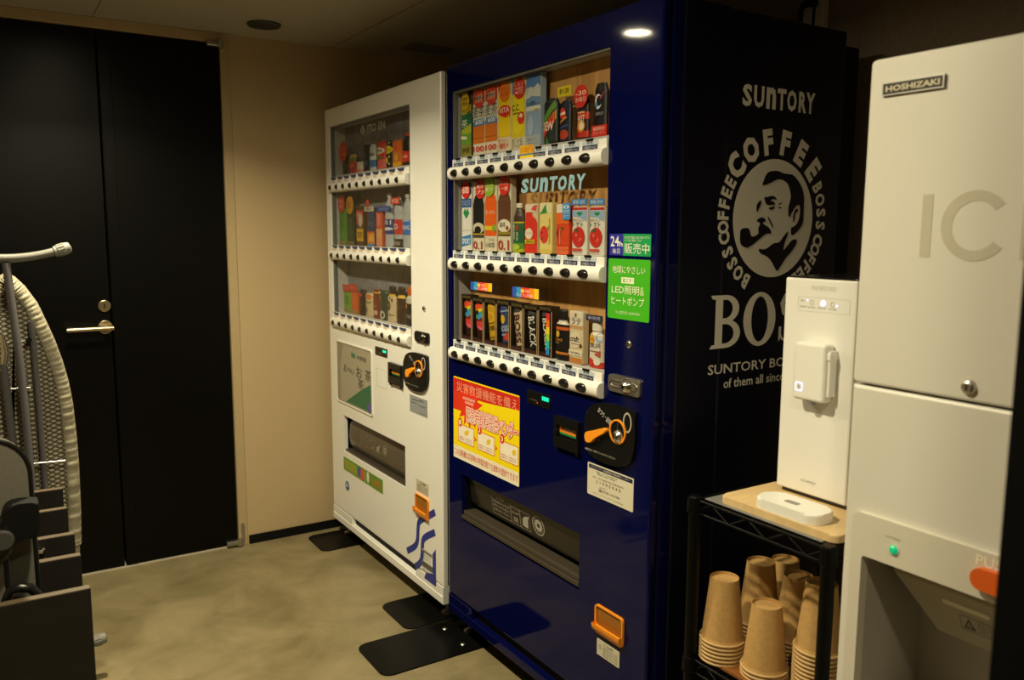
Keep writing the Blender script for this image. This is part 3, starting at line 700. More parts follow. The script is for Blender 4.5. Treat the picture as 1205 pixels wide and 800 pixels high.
# two lines of text
a0, zt = ps(833, 430, NY0); a1 = ps(917.5, 431, NY0)[0]; zb_ = ps(834, 441.5, NY0)[1]; hh = zt-zb_
g.text('SUNTORY BOSS is the boss', (a0, zb_, a0+(a1-a0)*2.02, zb_+hh), fy, .0007, ART, .012)
a0, zb_ = ps(851, 457, NY0); a1 = ps(918, 449, NY0)[0]
g.text('of them all since 1992', (a0, zb_, a0+(a1-a0)*1.42, zb_+hh*.98), fy, .0007, ART, .012)
so = g.build('side_artwork', nv); so['label'] = 'pale grey coffee logo and lettering on the dark side panel'

# --- white machine -----------------------------------------------------
WY0, WY1 = 2.385, 3.422
wm = thing('vending_machine', (.3, 2.9, .0045), 'white drinks vending machine next to the door wall', 'vending machine', 'vending machines against the right wall')
wwin = (2.607, 3.372)
c0, c1 = pf(404, 488), pf(477.3, 574)
wch = ((c0[0], c0[1]), (c1[0], c1[1]))
BACKW = noise_mat('display_back_grey', '6c675e', '88909a', .5, 22, 4)
r0 = pf(414.4, 606.4)[0]; r1 = pf(489, 663)[0]
WYS = vending(wm, WY0, WY1, CREAM, CREAM, 1.830, wwin, wch, (r0, r1), BACKW, tag_white, 3.333)
chute(wm, wch, mat('brown_lip', (.05, .04, .03), .35), 'w')
bill_slot(wm, (459.7, 425.5, 475, 455), 0)
coin_panel(wm, (477.8, 506, (504, 418), (501, 464)), ((483.5, 438), (492, 434)), (496.2, 433.7))
coin_cup(wm, (489.7, 578.7, 505.3, 614))
money_display(wm, (442, 407, 456, 421), '130')
key_lock(wm, (499.6, 362.8))
a0, b1 = pf(489.6, 388.5); a1, b0 = pf(506, 405)
g = MB(); g.prism(rr(a0, b0, a1, b1, .01, 5), f, 0, .007, BLK, .002); o = g.build('handle_plate', wm)
g = MB(); g.lathe([(0, .012), (.010, .011), (.015, .004), (.017, 0)], f.p(a0+(a1-a0)*.66, (b0+b1)/2, .007), mat('dark_chrome', (.12, .11, .1), .25, 1.), 20, (-1, 0, 0)); g.build('handle_lock', o)
a0, b0, a1, b1 = px_on(0, (443.5, 432.5, 455.5, 458.5))
g = MB(); g.ring(R4(a0, b0, a1, b1), R4(a0+.0015, b0+.0015, a1-.0015, b1-.0015), f, 0, .0008, mat('panel_line', (.55, .53, .48), .5)); g.prism(R4(a0+.003, b0+.003, a1-.003, b1-.003), f, 0, .0005, CREAM); g.build('blank_panel', wm)
# poster pocket
(a0, b1), (a1, b0) = pf(396.5, 401), pf(438.5, 488.5)
g = MB(); g.ring(rr(a0-.006, b0-.006, a1+.006, b1+.006, .012, 4), rr(a0, b0, a1, b1, .008, 4), f, 0, .004, CREAM); o = g.build('poster_frame', wm)
g = MB(); W_, H_ = a1-a0, b1-b0
g.prism(rr(a0, b0, a1, b1, .008, 4), f, 0, .0012, ink('8d8674'))
def at(s, t): return (a0+W_*s, b0+H_*t)
g.flat([at(.10, .02), at(.985, .02), at(.985, .98), at(.2, .98), at(.10, .6)], f, .0016, 'a39c88')
g.flat([at(.26, .03), at(.985, .03), at(.985, .48), at(.7, .32)], f, .002, '2f6a4a'); g.flat(ell(*at(.93, .10), W_*.055, H_*.09, 16), f, .0024, '5a5490')
g.text('伊藤園', (*at(.6, .80), *at(.86, .87)), f, .0024, '5a584e', .01)
for q in ((.47, .83), (.53, .86), (.47, .87), (.53, .82)): g.flat(ell(*at(*q), W_*.03, H_*.022, 10), f, .0024, '3a7a58')
for ch, s, t, k in (('お', .28, .60, .07), ('〜', .40, .58, .05), ('い', .49, .57, .05), ('お', .68, .60, .10), ('茶', .93, .60, .10)):
    g.text(ch, (*at(s-k, t-k*.9), *at(s+k*.6, t+k*.9)), f, .0024, '33302a', .02)
g.text('茶', (*at(.62, .34), *at(.78, .50)), f, .0024, '33302a', .02)
g.build('tea_poster', o)
# badges and stickers
g = MB(); bx = px_on(.0, (419.5, 143, 448.5, 155)); a0, b0, a1, b1 = bx; W_ = a1-a0; H_ = b1-b0; fs = FRONT(.0138); lm = mat('window_letters', '9a9488', .5)
zc = pf(434, 150)[1]; hh = .030
uu = pf(419.5, 152)[0]; vv = pf(449, 146)[0]; W_ = vv-uu
g.text('ITO EN', (uu+W_*.3, zc-hh/2, vv, zc+hh/2), fs, 0, lm, .03); g.build('maker_lettering', wm); g = MB()
for q in ((.06, 0), (.17, 0), (.115, .012), (.115, -.012)): g.flat(ell(uu+W_*q[0], zc+q[1], .010, .009, 14), fs, 0, lm)
g.build('maker_emblem', wm)
g, at, T, B, done = sticker('notice_label', wm, (482.4, 463.5, 503.2, 492), '8f9296', .001)
T('お客様相談室', .1, .74, .5, .82, '4a4a4a'); T('自販機', .55, .78, .8, .88, '2a2a2a', .01); T('商品のお問い合わせ', .08, .56, .45, .64, '3a3a5a')
T('0120-00-0000', .5, .5, .9, .58, '3a3a3a'); T('サービス', .55, .1, .9, .18, '3a3a3a'); done()
g, at, T, B, done = sticker('campaign_sticker', wm, (404.5, 536.6, 450.7, 581.5), '5a8a2a', .001)
B(.03, .12, .36, .88, '86a03a'); T('おいしく', .05, .55, .34, .82, 'd08a2a', .02); T('エコな自販機', .05, .2, .34, .45, 'c8842a', .015)
g.flat(ell(*at(.43, .55), .020, .022, 18), f, .0015, '3a5a9a'); g.flat(ell(*at(.51, .5), .020, .024, 18), f, .0016, 'd0552a'); T('省エネ', .38, .05, .54, .2, 'd8b080', .01)
B(.565, .0, .575, 1, 'c8c0a0'); g.flat(ell(*at(.65, .55), .013, .024, 18), f, .0015, 'd8d4b8'); T('LED', .76, .5, .96, .72, 'd0722a', .02); T('照明', .76, .2, .96, .45, 'd0722a', .02); done()
g = MB(); a = pf(408.8, 571.5); g.disc(a, .022, f, 0, .0008, ink('4a6a9a'), 24, ry=.021); g.flat(ell(a[0]-.004, a[1]+.004, .013, .009, 16), f, .0012, '8aa0b8'); g.flat(ell(a[0]+.002, a[1]-.008, .014, .006, 16), f, .0012, '2a4a80'); g.text('eco', (a[0]-.012, a[1]-.004, a[0]+.012, a[1]+.006), f, .0015, 'e0e0d8', .02); g.build('round_sticker', wm)
g, at, T, B, done = sticker('caution_sticker', wm, (490, 562, 504.6, 585), 'c4bca4', .001)
T('ご注意', .3, .7, .75, .9, '2a2824', .01)
for i in range(3): T('釣銭の取り忘れに注意', .1, .48-.2*i, .92, .6-.2*i, '4a463c')
done()
# blue ribbon graphic and two rating plates
BLUE = mat('graphic_blue', '20308a', .3)
g = MB()
def ribbon(pts, w):
    P = [pf(480+x/5.161, 555+y/5.161) for x, y in pts]
    for _ in range(2):
        q = [P[0]]
        for i in range(len(P)-1): q += [(P[i][0]*.75+P[i+1][0]*.25, P[i][1]*.75+P[i+1][1]*.25), (P[i][0]*.25+P[i+1][0]*.75, P[i][1]*.25+P[i+1][1]*.75)]
        P = q+[P[-1]]
    L, R_ = [], []
    for i, p in enumerate(P):
        a, b = P[max(i-1, 0)], P[min(i+1, len(P)-1)]; dx, dz = b[0]-a[0], b[1]-a[1]; l = math.hypot(dx, dz)
        L.append((p[0]-dz/l*w, p[1]+dx/l*w)); R_.append((p[0]+dz/l*w, p[1]-dx/l*w))
    n = len(P); g.add([f.p(a, b, .0004) for a, b in L+R_], [(i, i+1, n+i+1, n+i) for i in range(n-1)], BLUE)
ribbon([(165, 245), (125, 270), (70, 295), (62, 330), (60, 420), (45, 455), (-5, 480)], .012)
ribbon([(165, 368), (115, 390), (92, 410), (88, 450), (86, 530), (70, 560), (45, 575)], .012)
def q8(x, y): return pf(480+x/5.161, 555+y/5.161)
g.flat([q8(170, 470), q8(150, 500), q8(152, 620), q8(110, 610), q8(100, 645), q8(172, 700)], f, .0005, BLUE)
g.build('blue_ribbon_graphic', wm)
for (x0, y0, x1, y1, c) in ((88, 462, 148, 520, '9a968a'), (86, 532, 152, 612, '6a675f')):
    (a0, b1), (a1, b0) = q8(x0, y0), q8(x1, y1); g = MB(); g.prism(R4(a0, b0, a1, b1), f, .0004, .002, mat('plate_'+c, c, .4, .2), .0005)
    for i in range(3): g.text('定格 100V 15A', (a0+.005, b1-.012-.011*i, a1-.008, b1-.005-.011*i), f, .0023, '3a3832')
    g.build('rating_plate', wm)

# ================================================================== drinks in the displays
WB = {'navy': ('navy', 'vending machine')}
ROWN = ('top', 'middle', 'bottom')
SHAPES = {
 'can':    [(.80, 0), (.96, .03), (1, .06), (1, .90), (.90, .95), (.80, .965), (.78, 1)],
 'slim':   [(.80, 0), (.96, .02), (1, .05), (1, .88), (.86, .95), (.78, .97), (.76, 1)],
 'bottle': [(.88, 0), (1, .03), (1, .52), (.96, .60), (1, .64), (.92, .74), (.62, .85), (.46, .89), (.46, .91)],
 'coffee': [(.9, 0), (1, .03), (1, .62), (.93, .71), (.62, .76), (.60, .80)],
 'water':  [(.85, 0), (1, .04), (.94, .16), (1, .24), (1, .52), (.94, .60), (1, .68), (.85, .78), (.52, .87), (.40, .91), (.40, .93)],
}
CAPS = {'bottle': (.50, .91), 'coffee': (.66, .80), 'water': (.46, .93)}
KX = .36
def drink(x0, yc, zb, w, h, shape, base, bands=(), ops=(), tags=(), cap=None, tilt=0., see=None, name='drink_bottle', label='', cat='drink', group=''):
    """A shallow printed display dummy: x0 is its front, bands (t0, t1, colour), ops drawn on the front."""
    hw = w/2
    def rot(a, b, d):
        if tilt:
            b -= h*.5; a, b = a*math.cos(tilt)-b*math.sin(tilt), a*math.sin(tilt)+b*math.cos(tilt)+h*.5
        return Vector((x0-d, yc-a, zb+b))
    g = MB()
    def tm(c): return see if c == 'see' else (ink(c) if isinstance(c, str) else c)
    if shape == 'card':
        fr = Fr((x0, yc, zb), (0, -1, 0), (0, 0, 1), (-1, 0, 0))
        g.prism(rr(-hw, 0, hw, h, min(.006, hw*.3), 4), fr, -.018, 0, tm(base), .002)
        for t0, t1, c in bands: g.flat(R4(-hw+.0012, max(t0*h, .002), hw-.0012, min(t1*h, h-.002)), fr, .0004, tm(c))
        rad = lambda t: 1.; surf = lambda a, t: 0.
    else:
        prof = SHAPES[shape]
        def rad(t):
            for (r0, t0), (r1, t1) in zip(prof, prof[1:]):
                if t <= t1: return r0+(r1-r0)*(t-t0)/max(t1-t0, 1e-6)
            return prof[-1][0]
        ts = sorted({q[1] for q in prof} | {b for q in bands for b in q[:2] if b < prof[-1][1]}); n = 20
        surf = lambda a, t: KX*(math.sqrt(max((hw*rad(t))**2-a*a, 0))-hw)
        for t0, t1 in zip(ts, ts[1:]):
            c = base; tmid = (t0+t1)/2
            for b0, b1, bc in bands:
                if b0 <= tmid <= b1: c = bc
            vs = []
            for t in (t0, t1):
                r = hw*rad(t)
                vs += [rot(r*math.sin(2*PI*k/n), t*h, KX*(r*math.cos(2*PI*k/n)-hw)) for k in range(n)]
            g.add(vs, [(k, (k+1) % n, n+(k+1) % n, n+k) for k in range(n)], tm(c), True)
        for t, fl in ((ts[0], 0), (ts[-1], 1)):
            r = hw*rad(t); g.add([rot(r*math.sin(2*PI*k/n), t*h, KX*(r*math.cos(2*PI*k/n)-hw)) for k in range(n)], [range(n)], tm(mat('can_top', (.6, .6, .58), .3, .9) if shape in ('can', 'slim') else base))
    def clip(P, v, keep_ge):
        out = []
        for i in range(len(P)):
            p0, p1 = P[i-1], P[i]; i0, i1 = (p0[0] >= v) == keep_ge, (p1[0] >= v) == keep_ge
            if i0 != i1:
                t = (v-p0[0])/(p1[0]-p0[0]); out.append((v, p0[1]+(p1[1]-p0[1])*t))
            if i1: out.append(p1)
        return out
    def put(pts, c, lift):
        pts = [(max(-hw*.995, min(hw*.995, a)), b) for a, b in pts]
        lo_, hi_ = min(p[0] for p in pts), max(p[0] for p in pts)
        n_s = 1 if shape == 'card' else max(1, int((hi_-lo_)/(w/8)+.5))
        for i in range(n_s):
            q = pts
            if i > 0: q = clip(q, lo_+(hi_-lo_)*i/n_s, True)
            if i < n_s-1 and q: q = clip(q, lo_+(hi_-lo_)*(i+1)/n_s, False)
            if len(q) > 2: g.add([rot(a, b, surf(a, b/h)+lift) for a, b in q], [range(len(q))], tm(c))
    lift = .0008
    for op in ops:
        k = op[0]; lift += .00015
        if k == 'r':
            _, s0, t0, s1, t1, c = op; a0, a1 = -hw+w*s0, -hw+w*s1; m_ = 6
            for i in range(m_):
                q0, q1 = a0+(a1-a0)*i/m_, a0+(a1-a0)*(i+1)/m_; put(R4(q0, t0*h, q1, t1*h), c, lift)
        elif k == 'o':
            _, s, t, r, c = op; put(ell(-hw+w*s, t*h, r*w, r*w, 20), c, lift)
        elif k == 'e':
            _, s, t, rs, rt, c = op; put(ell(-hw+w*s, t*h, rs*w, rt*h, 20), c, lift)
        elif k == 'p':
            put([(-hw+w*s, t*h) for s, t in op[1]], op[2], lift)
        elif k == 't':
            _, body, s0, t0, s1, t1, c = op[:7]; vert = len(op) > 7
            vs, fs, X0, X1, Y0, Y1 = text2d(body, .02)
            if not vs: continue
            out = []
            for x, y in vs:
                p_, q_ = (x-X0)/(X1-X0), (y-Y0)/(Y1-Y0)
                if vert: p_, q_ = q_, 1-p_
                a = -hw+w*(s0+(s1-s0)*p_); b = h*(t0+(t1-t0)*q_); out.append(rot(a, b, surf(a, b/h)+lift+.0003))
            g.add(out, fs, tm(c))
    root = g.build(name); tag(root, label, cat, group)
    if shape in CAPS:
        cr, ct = CAPS[shape]; g2 = MB(); n = 18; rows = [(cr, ct), (cr, ct+(1-ct)*.85), (cr*.85, 1)]; vs = []
        for r, t in rows: vs += [rot(hw*r*math.sin(2*PI*k/n), t*h, KX*1.2*hw*r*math.cos(2*PI*k/n)-KX*hw) for k in range(n)]
        g2.add(vs, [(j*n+k, j*n+(k+1) % n, (j+1)*n+(k+1) % n, (j+1)*n+k) for j in range(2) for k in range(n)]+[range(2*n, 3*n)], tm(cap or 'dcd8cc'), False)
        g2.build('bottle_cap', root)
    for tg in tags:                                    # price or promotion tags clipped in front
        k, s, t, ra, rb, c, txt, tc = tg; fr = Fr((x0-.0035, yc, zb), (0, -1, 0), (0, 0, 1), (-1, 0, 0)); g3 = MB()
        ca, cb = -hw+w*s, min(h*t, 1.7535-zb-(ra*w*1.1 if k in 'ox' else rb*h))
        poly = {'o': ell(ca, cb, ra*w, ra*w, 28), 'r': R4(ca-ra*w, cb-rb*h, ca+ra*w, cb+rb*h), 'x': ell(ca, cb, ra*w, ra*w*1.1, 6), 'b': rr(ca-ra*w, cb-rb*h, ca+ra*w, cb+rb*h, .004, 3)}[k]
        g3.prism(poly, fr, -.0012, 0, tm(c))
        R = ra*w
        if txt: 
            L = txt.split('|'); n = len(L); hb = (R*1.1 if k in 'ox' else rb*h*1.6)/n
            for i, q in enumerate(L): g3.text(q, (ca-R*.75, cb+hb*(n/2-i-1)+hb*.12, ca+R*.75, cb+hb*(n/2-i)-hb*.12), fr, .0004, tc, .01)
        g3.build('promotion_tag', root)
    return root

def zoomrow(o, sc): return lambda x, y: (o[0]+x/sc, o[1]+y/sc)
NZ = [zoomrow((520, 60), 5.3333), zoomrow((520, 190), 5.3333), zoomrow((520, 320), 5.3333)]
WZ = [zoomrow((390, 125), 7.62), zoomrow((390, 220), 8.42), zoomrow((390, 310), 8.0)]
XF = .030
def place(zf, row, xl, xr, top, **k):
    zb = SHELF_Z[row]+.0003
    pl, pr_ = zf(xl, 0)[0], zf(xr, 0)[0]; ty = zf(0, top)[1]
    mid = (pl+pr_)/2
    yl, yr, tz = -pf(pl, ty, XF)[0], -pf(pr_, ty, XF)[0], pf(mid, ty, XF)[1]
    return drink(XF, (yl+yr)/2, zb, min(abs(yl-yr), .0715), max(min(tz, 1.752)-zb, .03), **k)
GR_N = ['display drinks on the top shelf of the navy machine', 'display drinks on the middle shelf of the navy machine', 'display drinks on the bottom shelf of the navy machine']
GR_W = [q.replace('navy', 'white') for q in GR_N]
def N(row, xl, xr, top, label, cat, shape, base, **k):
    nm = {'bottle': 'drink_bottle', 'can': 'drink_can', 'carton': 'drink_carton'}[cat]
    return place(NZ[row], row, xl, xr, top, shape=shape, base=base, name=nm, cat=cat, group=GR_N[row], label=label+', navy machine '+ROWN[row]+' shelf', **k)
def Wm(row, xl, xr, top, label, cat, shape, base, **k):
    nm = {'bottle': 'drink_bottle', 'can': 'drink_can', 'carton': 'drink_carton'}[cat]
    return place(WZ[row], row, xl, xr, top, shape=shape, base=base, name=nm, cat=cat, group=GR_W[row], label=label+', white machine '+ROWN[row]+' shelf', **k)

# ---- navy, top shelf
N(0, 122, 186, 240, 'green tea dummy with yellow hexagon tag', 'bottle', 'card', '2c2a1c',
  bands=[(0, .18, '8a8232'), (.18, .36, '6a9a30'), (.36, .50, 'a8b83a'), (.50, .66, '2f7a50'), (.66, .80, 'b8a428')],
  ops=[('p', [(0, .58), (.9, .72), (.9, .5), (0, .42)], '1f6a48'), ('t', '茶', .05, .46, .65, .58, 'dce8cc'), ('t', '伊茶', .08, .05, .85, .14, '4a4418'), ('p', [(0, .28), (.6, .26), (.55, .31), (0, .33)], 'e0e4c8')],
  tags=[('x', .45, .90, .42, .1, 'd8b820', '香|茶', '6a5a10')])
for i, (l, r, t) in enumerate(((195, 270, 205), (272, 350, 180))):
    N(0, l, r, t, ('first', 'second')[i]+' from left of two orange barley tea bottles with blue label', 'bottle', 'card', 'd8d2bc',
      bands=[(.17, .44, 'd07018'), (.44, .50, '4a76b0'), (.50, .78, 'd4d2c4'), (.78, .99, 'c8601a')],
      ops=[('e', .5, .66, .52, .15, 'd4d2c4'), ('t', '麦茶', .04, .56, .98, .74, '20242c'), ('r', .1, .45, .9, .54, '5a86b8'), ('t', '600', .25, .46, .85, .53, 'dfe4e4'), ('t', '100', .05, .04, .95, .13, 'd0281c'), ('r', .0, .25, 1, .255, 'b05a10')],
      tags=[('o', .58, .90, .40, .1, 'd2402c', 'お買得', 'f0d8c0'), ('b', .56, .855, .34, .028, '4a82b8', '', '')])
N(0, 355, 435, 155, 'yellow vitamin drink bottle with red logo', 'bottle', 'card', 'd8ccb0',
  bands=[(.2, .82, 'e8c80c'), (.82, .99, 'd8b890')],
  ops=[('p', [(0, .86), (.35, .95), (.2, .99), (0, .99)], 'd03018'), ('e', .5, .58, .48, .08, 'd02a1c'), ('t', 'VITA', .1, .55, .9, .63, 'f0d8c0'), ('t', 'on', .4, .48, .95, .56, 'd02a1c'), ('r', 0, .21, 1, .212, 'c8a808'), ('t', 'おいしい', .05, .13, .75, .18, 'd0281c'), ('t', '新!', .1, .03, .8, .12, 'd0281c')],
  tags=[('o', .55, .91, .40, .1, 'e07818', 'いちおし|お得', 'd03018')])
N(0, 441, 524, 130, 'bright yellow lemon drink bottle with red round tag', 'bottle', 'card', 'd4ccb0',
  bands=[(.16, .99, 'dcc81a')],
  ops=[('r', 0, .78, .2, .99, '7a8a9a'), ('e', .5, .5, .46, .30, 'e4d414'), ('t', 'C.C.', .05, .54, .6, .63, '1c1c18'), ('t', 'Lemon', .1, .49, .55, .53, '2a2a20'), ('o', .72, .43, .26, 'd43820'), ('p', [(.55, .45), (.8, .43), (.85, .47), (.7, .5)], 'e8e0c0'), ('t', 'ビンC', .1, .09, .85, .15, '1c1c18'), ('t', 'たっぷり!', .1, .02, .9, .08, '1c1c18')],
  tags=[('o', .62, .90, .42, .1, 'c8281c', 'レモン|100個分|C', 'f0d8c0')])
N(0, 530, 622, 108, 'tall pale blue mineral water bottle printed with sky and mountains', 'bottle', 'card', '9aacc0',
  bands=[(.0, .16, 'a8b0b8'), (.16, .5, '8aa4c4'), (.5, .56, 'd0d4cc'), (.56, .64, '5a7ea8'), (.64, .82, 'b0b8bc'), (.82, .99, '4a7ab0')],
  ops=[('p', [(0, .72), (.3, .84), (.5, .78), (.8, .86), (1, .8), (1, .64), (0, .62)], 'c4c8c4'), ('p', [(0, .66), (.4, .7), (1, .67), (1, .6), (0, .6)], '6a90b4'), ('t', '水', .3, .57, .7, .64, '1c2430'), ('t', '・・', .05, .59, .3, .62, '1c2430'), ('r', .6, .49, .9, .515, 'b8a838'), ('e', .35, .3, .2, .14, 'a4b8d0'), ('t', '冷たく、', .1, .08, .8, .13, '6a747c'), ('t', 'おいしく', .2, .03, .9, .07, '6a747c')])
N(0, 627, 713, 298, 'black and green citrus soda can with diagonal red lettering', 'can', 'can', '14201a',
  ops=[('p', [(0, .55), (.9, .95), (.95, .8), (.1, .38)], '5a8a34'), ('p', [(.0, .3), (.95, .75), (.95, .55), (.05, .1)], 'b0b020'), ('p', [(0, .26), (.9, .72), (.9, .48), (0, .08)], 'c8301c'), ('t', 'DEW', .05, .3, .85, .5, 'e8d8c8'), ('p', [(.2, .0), (.6, .02), (.4, .2)], '3a6a2a')])
N(0, 733, 800, 312, 'dark blue cola can under a yellow tag', 'can', 'slim', '10182e',
  ops=[('o', .38, .70, .30, 'd83a28'), ('p', [(.1, .70), (.6, .74), (.65, .68), (.2, .66)], 'e8e4dc'), ('p', [(.1, .45), (.8, .58), (.7, .62), (.1, .5)], 'c88a3a'), ('e', .5, .18, .4, .12, 'b03a1c'), ('p', [(.1, .36), (.9, .42), (.9, .38), (.1, .32)], '3a4a7a')],
  tags=[('r', .62, 1.22, .62, .12, 'd8c41c', '刺激', '20200c')])
N(0, 838, 912, 290, 'black and red can under a round red discount tag', 'can', 'slim', '1c0e0c',
  bands=[(.05, .2, 'b8281c'), (.48, .64, 'c43420')],
  ops=[('t', 'HOT', .25, .42, .8, .58, 'e0c8b0'), ('o', .5, .32, .32, 'd08a20'), ('o', .55, .32, .2, 'e8d8b8'), ('r', .2, .62, .8, .66, 'e0a878'), ('r', .1, .05, .2, .95, 'b8281c')],
  tags=[('o', .55, 1.02, .58, .1, 'c4281c', '-30|お値引', 'f0c8b0')])
N(0, 950, 1028, 200, 'tall black can with white crescent letter', 'can', 'slim', '0c0c10',
  bands=[(.0, .22, '1c1c20')],
  ops=[('e', .42, .66, .30, .14, 'd8dce0'), ('e', .52, .67, .22, .095, '0c0c10'), ('p', [(.55, .7), (.95, .86), (.7, .72)], 'c83a70'), ('e', .3, .6, .1, .06, '3a7ac0'), ('t', 'ENERGY', .25, .4, .85, .46, '8a8a90')],
  tags=[('r', .62, .11, .62, .105, 'c8281c', '期間限定|ファイト', 'f0d0c0')])

# ---- navy, middle shelf
N(1, 122, 186, 128, 'white lactic drink bottle with red round tag and green heart', 'bottle', 'card', 'd8d8d4',
  bands=[(.63, .76, '3a5a98'), (.82, .99, '2a3a70')],
  ops=[('p', [(.2, .55), (.38, .62), (.5, .57), (.62, .62), (.8, .55), (.5, .47)], '1f8a4a'), ('p', [(.05, .06), (.95, .10), (.95, .24), (.05, .20)], '3a80b8'), ('t', 'SPORT', .12, .1, .9, .18, 'dce4e8'), ('t', 'カルピス', .1, .66, .9, .74, 'b8c8dc'), ('r', 0, .3, 1, .305, 'b8b8b4')],
  tags=[('o', .52, .88, .40, .1, 'd0281c', '600', 'f4e8dc')])
def tall(lf, rt, top, label, col, tagc, tagt, extra, foot):
    N(1, lf, rt, top, label, 'bottle', 'card', 'cfc8b0', bands=[(.22, .7, col)],
      ops=[('p', [(.02, .66), (.98, .66), (.9, .76), (.7, .84), (.68, .98), (.32, .98), (.3, .84), (.1, .76)], col)]+extra+foot, tags=[tagc+(tagt, 'f2dcc8')])
tall(196, 266, 133, 'black oolong tea bottle with red round tag', '141210', ('o', .72, .90, .42, .1, 'c8281c'), '黒の|力', [('e', .5, .34, .5, .08, 'c8bfa0'), ('e', .45, .31, .3, .06, '1c1a18'), ('r', 0, .245, 1, .26, 'c8a820'), ('r', 0, .2, 1, .24, '4a443c')], [('t', '0.1', .05, .03, .85, .15, 'a8382c')])
tall(271, 345, 112, 'orange juice bottle with lime green round tag', 'dc5a14', ('o', .42, .90, .44, .1, '8ab02c'), 'つぶ|果汁', [('t', 'なっちゃん', .1, .52, .9, .58, 'f0d8b8'), ('t', 'みかん', .15, .42, .9, .48, 'e88a30'), ('r', .0, .30, 1, .36, 'd8b820'), ('o', .8, .33, .16, '7aa030'), ('t', '小松菜', .08, .06, .85, .13, '3a3a30')], [('t', 'くだもの', .3, .15, .85, .19, '8a7a5a')])
tall(353, 434, 105, 'brown milk tea bottle with red round tag', '5e3a22', ('o', .55, .90, .40, .1, 'cc2c20'), 'ホッと|一息', [('e', .5, .36, .5, .09, 'd8d0b8'), ('t', '珈琲', .15, .34, .6, .41, '2c241c'), ('e', .75, .33, .1, .03, '8a2a20'), ('r', 0, .24, 1, .28, '8a7a28')], [('t', '0.1', .05, .03, .9, .17, 'a8382c')])
N(1, 437, 503, 262, 'small green tea bottle with a white cap', 'bottle', 'bottle', '1c5a34', bands=[(.0, .08, 'a8b020'), (.08, .2, '5a8a2a'), (.62, .92, '3a2a18'), (.6, .63, 'c8b028')],
  ops=[('t', '伊右衛門', .1, .28, .36, .58, 'd4dcc0', 1), ('r', .5, .45, .66, .56, 'c0281c'), ('t', '緑茶', .5, .24, .66, .42, 'd4dcc0', 1), ('e', .4, .12, .4, .06, 'a8c038')], cap='d4d0c4')
N(1, 522, 602, 264, 'red apple tea bottle with a white top and round label', 'bottle', 'card', 'c8b890', bands=[(.0, .62, 'd0301c')],
  ops=[('p', [(.03, .6), (.98, .6), (.9, .68), (.6, .76), (.58, .84), (.1, .84), (.08, .76)], 'd0301c'), ('r', .05, .83, .95, .98, 'd8c8b8'), ('p', [(.5, .88), (.9, .84), (.95, .97), (.7, .96)], 'd04a40'), ('e', .35, .4, .3, .11, 'e0d4c0'), ('t', 'アップル', .1, .38, .6, .44, 'c04030'), ('r', .05, .2, .8, .28, 'd8c01c'), ('t', '期間限定', .15, .21, .75, .27, '3a3a20')])
N(1, 614, 694, 257, 'pale yellow bottle with a red apple picture', 'bottle', 'card', 'd8c878', bands=[(.0, .1, 'd0b858'), (.8, .99, 'd8d0a8')],
  ops=[('p', [(.05, .78), (.5, .97), (.6, .8)], '3a8a3a'), ('e', .38, .38, .33, .17, 'd0382c'), ('o', .2, .42, .05, '3a2018'), ('o', .25, .3, .05, '3a2018'), ('p', [(.6, .5), (.85, .6), (.7, .46)], '8a9a2a'), ('r', .78, .2, .84, .7, 'b89a50')])
N(1, 720, 800, 262, 'red orange drink bottle with wavy blue tag', 'bottle', 'card', 'd0441c', bands=[(.0, .16, 'd86a3a'), (.82, .99, 'd8d4c4')],
  ops=[('r', .0, .6, 1, .82, 'dc641c'), ('e', .2, .42, .16, .1, 'b82018'), ('o', .1, .42, .06, '4a1a10'), ('p', [(.3, .52), (.6, .55), (.5, .48)], '3a6a2a'), ('t', 'apple', .25, .2, .4, .5, 'e89a70', 1), ('r', 0, .1, 1, .104, 'c05030'), ('r', 0, .2, 1, .204, 'b83a1c')],
  tags=[('b', .85, .84, .3, .16, '4a92cc', '0|カロ|リー', 'd8ecf4')])
for i, (l, r) in enumerate(((820, 914), (930, 1024))):
    N(1, l, r, 282, ('second', 'first')[i]+' from right of two tomato juice cartons with blue top tags', 'carton', 'card', 'd4d0c4', bands=[(.93, .985, 'b02c20')],
      ops=[('p', [(.02, .92), (.98, .92), (.98, .7), (.5, .78), (.02, .8)], '8aa8c8'), ('p', [(.3, .86), (.42, .9), (.5, .87), (.6, .9), (.7, .86), (.5, .8)], '1f8048'), ('t', 'おいしい', .08, .70, .8, .76, '3a3a34'), ('t', 'トマト', .05, .58, .75, .69, '22201c'), ('o', .45, .38, .42, 'c02a20'), ('e', .3, .42, .06, .03, 'd87a60'), ('e', .6, .34, .05, .03, 'd87a60'), ('e', .5, .3, .04, .02, 'd87a60'), ('p', [(.1, .52), (.45, .56), (.42, .48), (.25, .5)], '2a5a30'), ('r', .05, .10, .7, .15, 'c84a3c'), ('t', '食塩無添加', .08, .05, .7, .085, 'b8605a')],
      tags=[('r', .52, 1.09, .52, .06, '3a7cb8', '野菜1日分', 'dce8ec')])

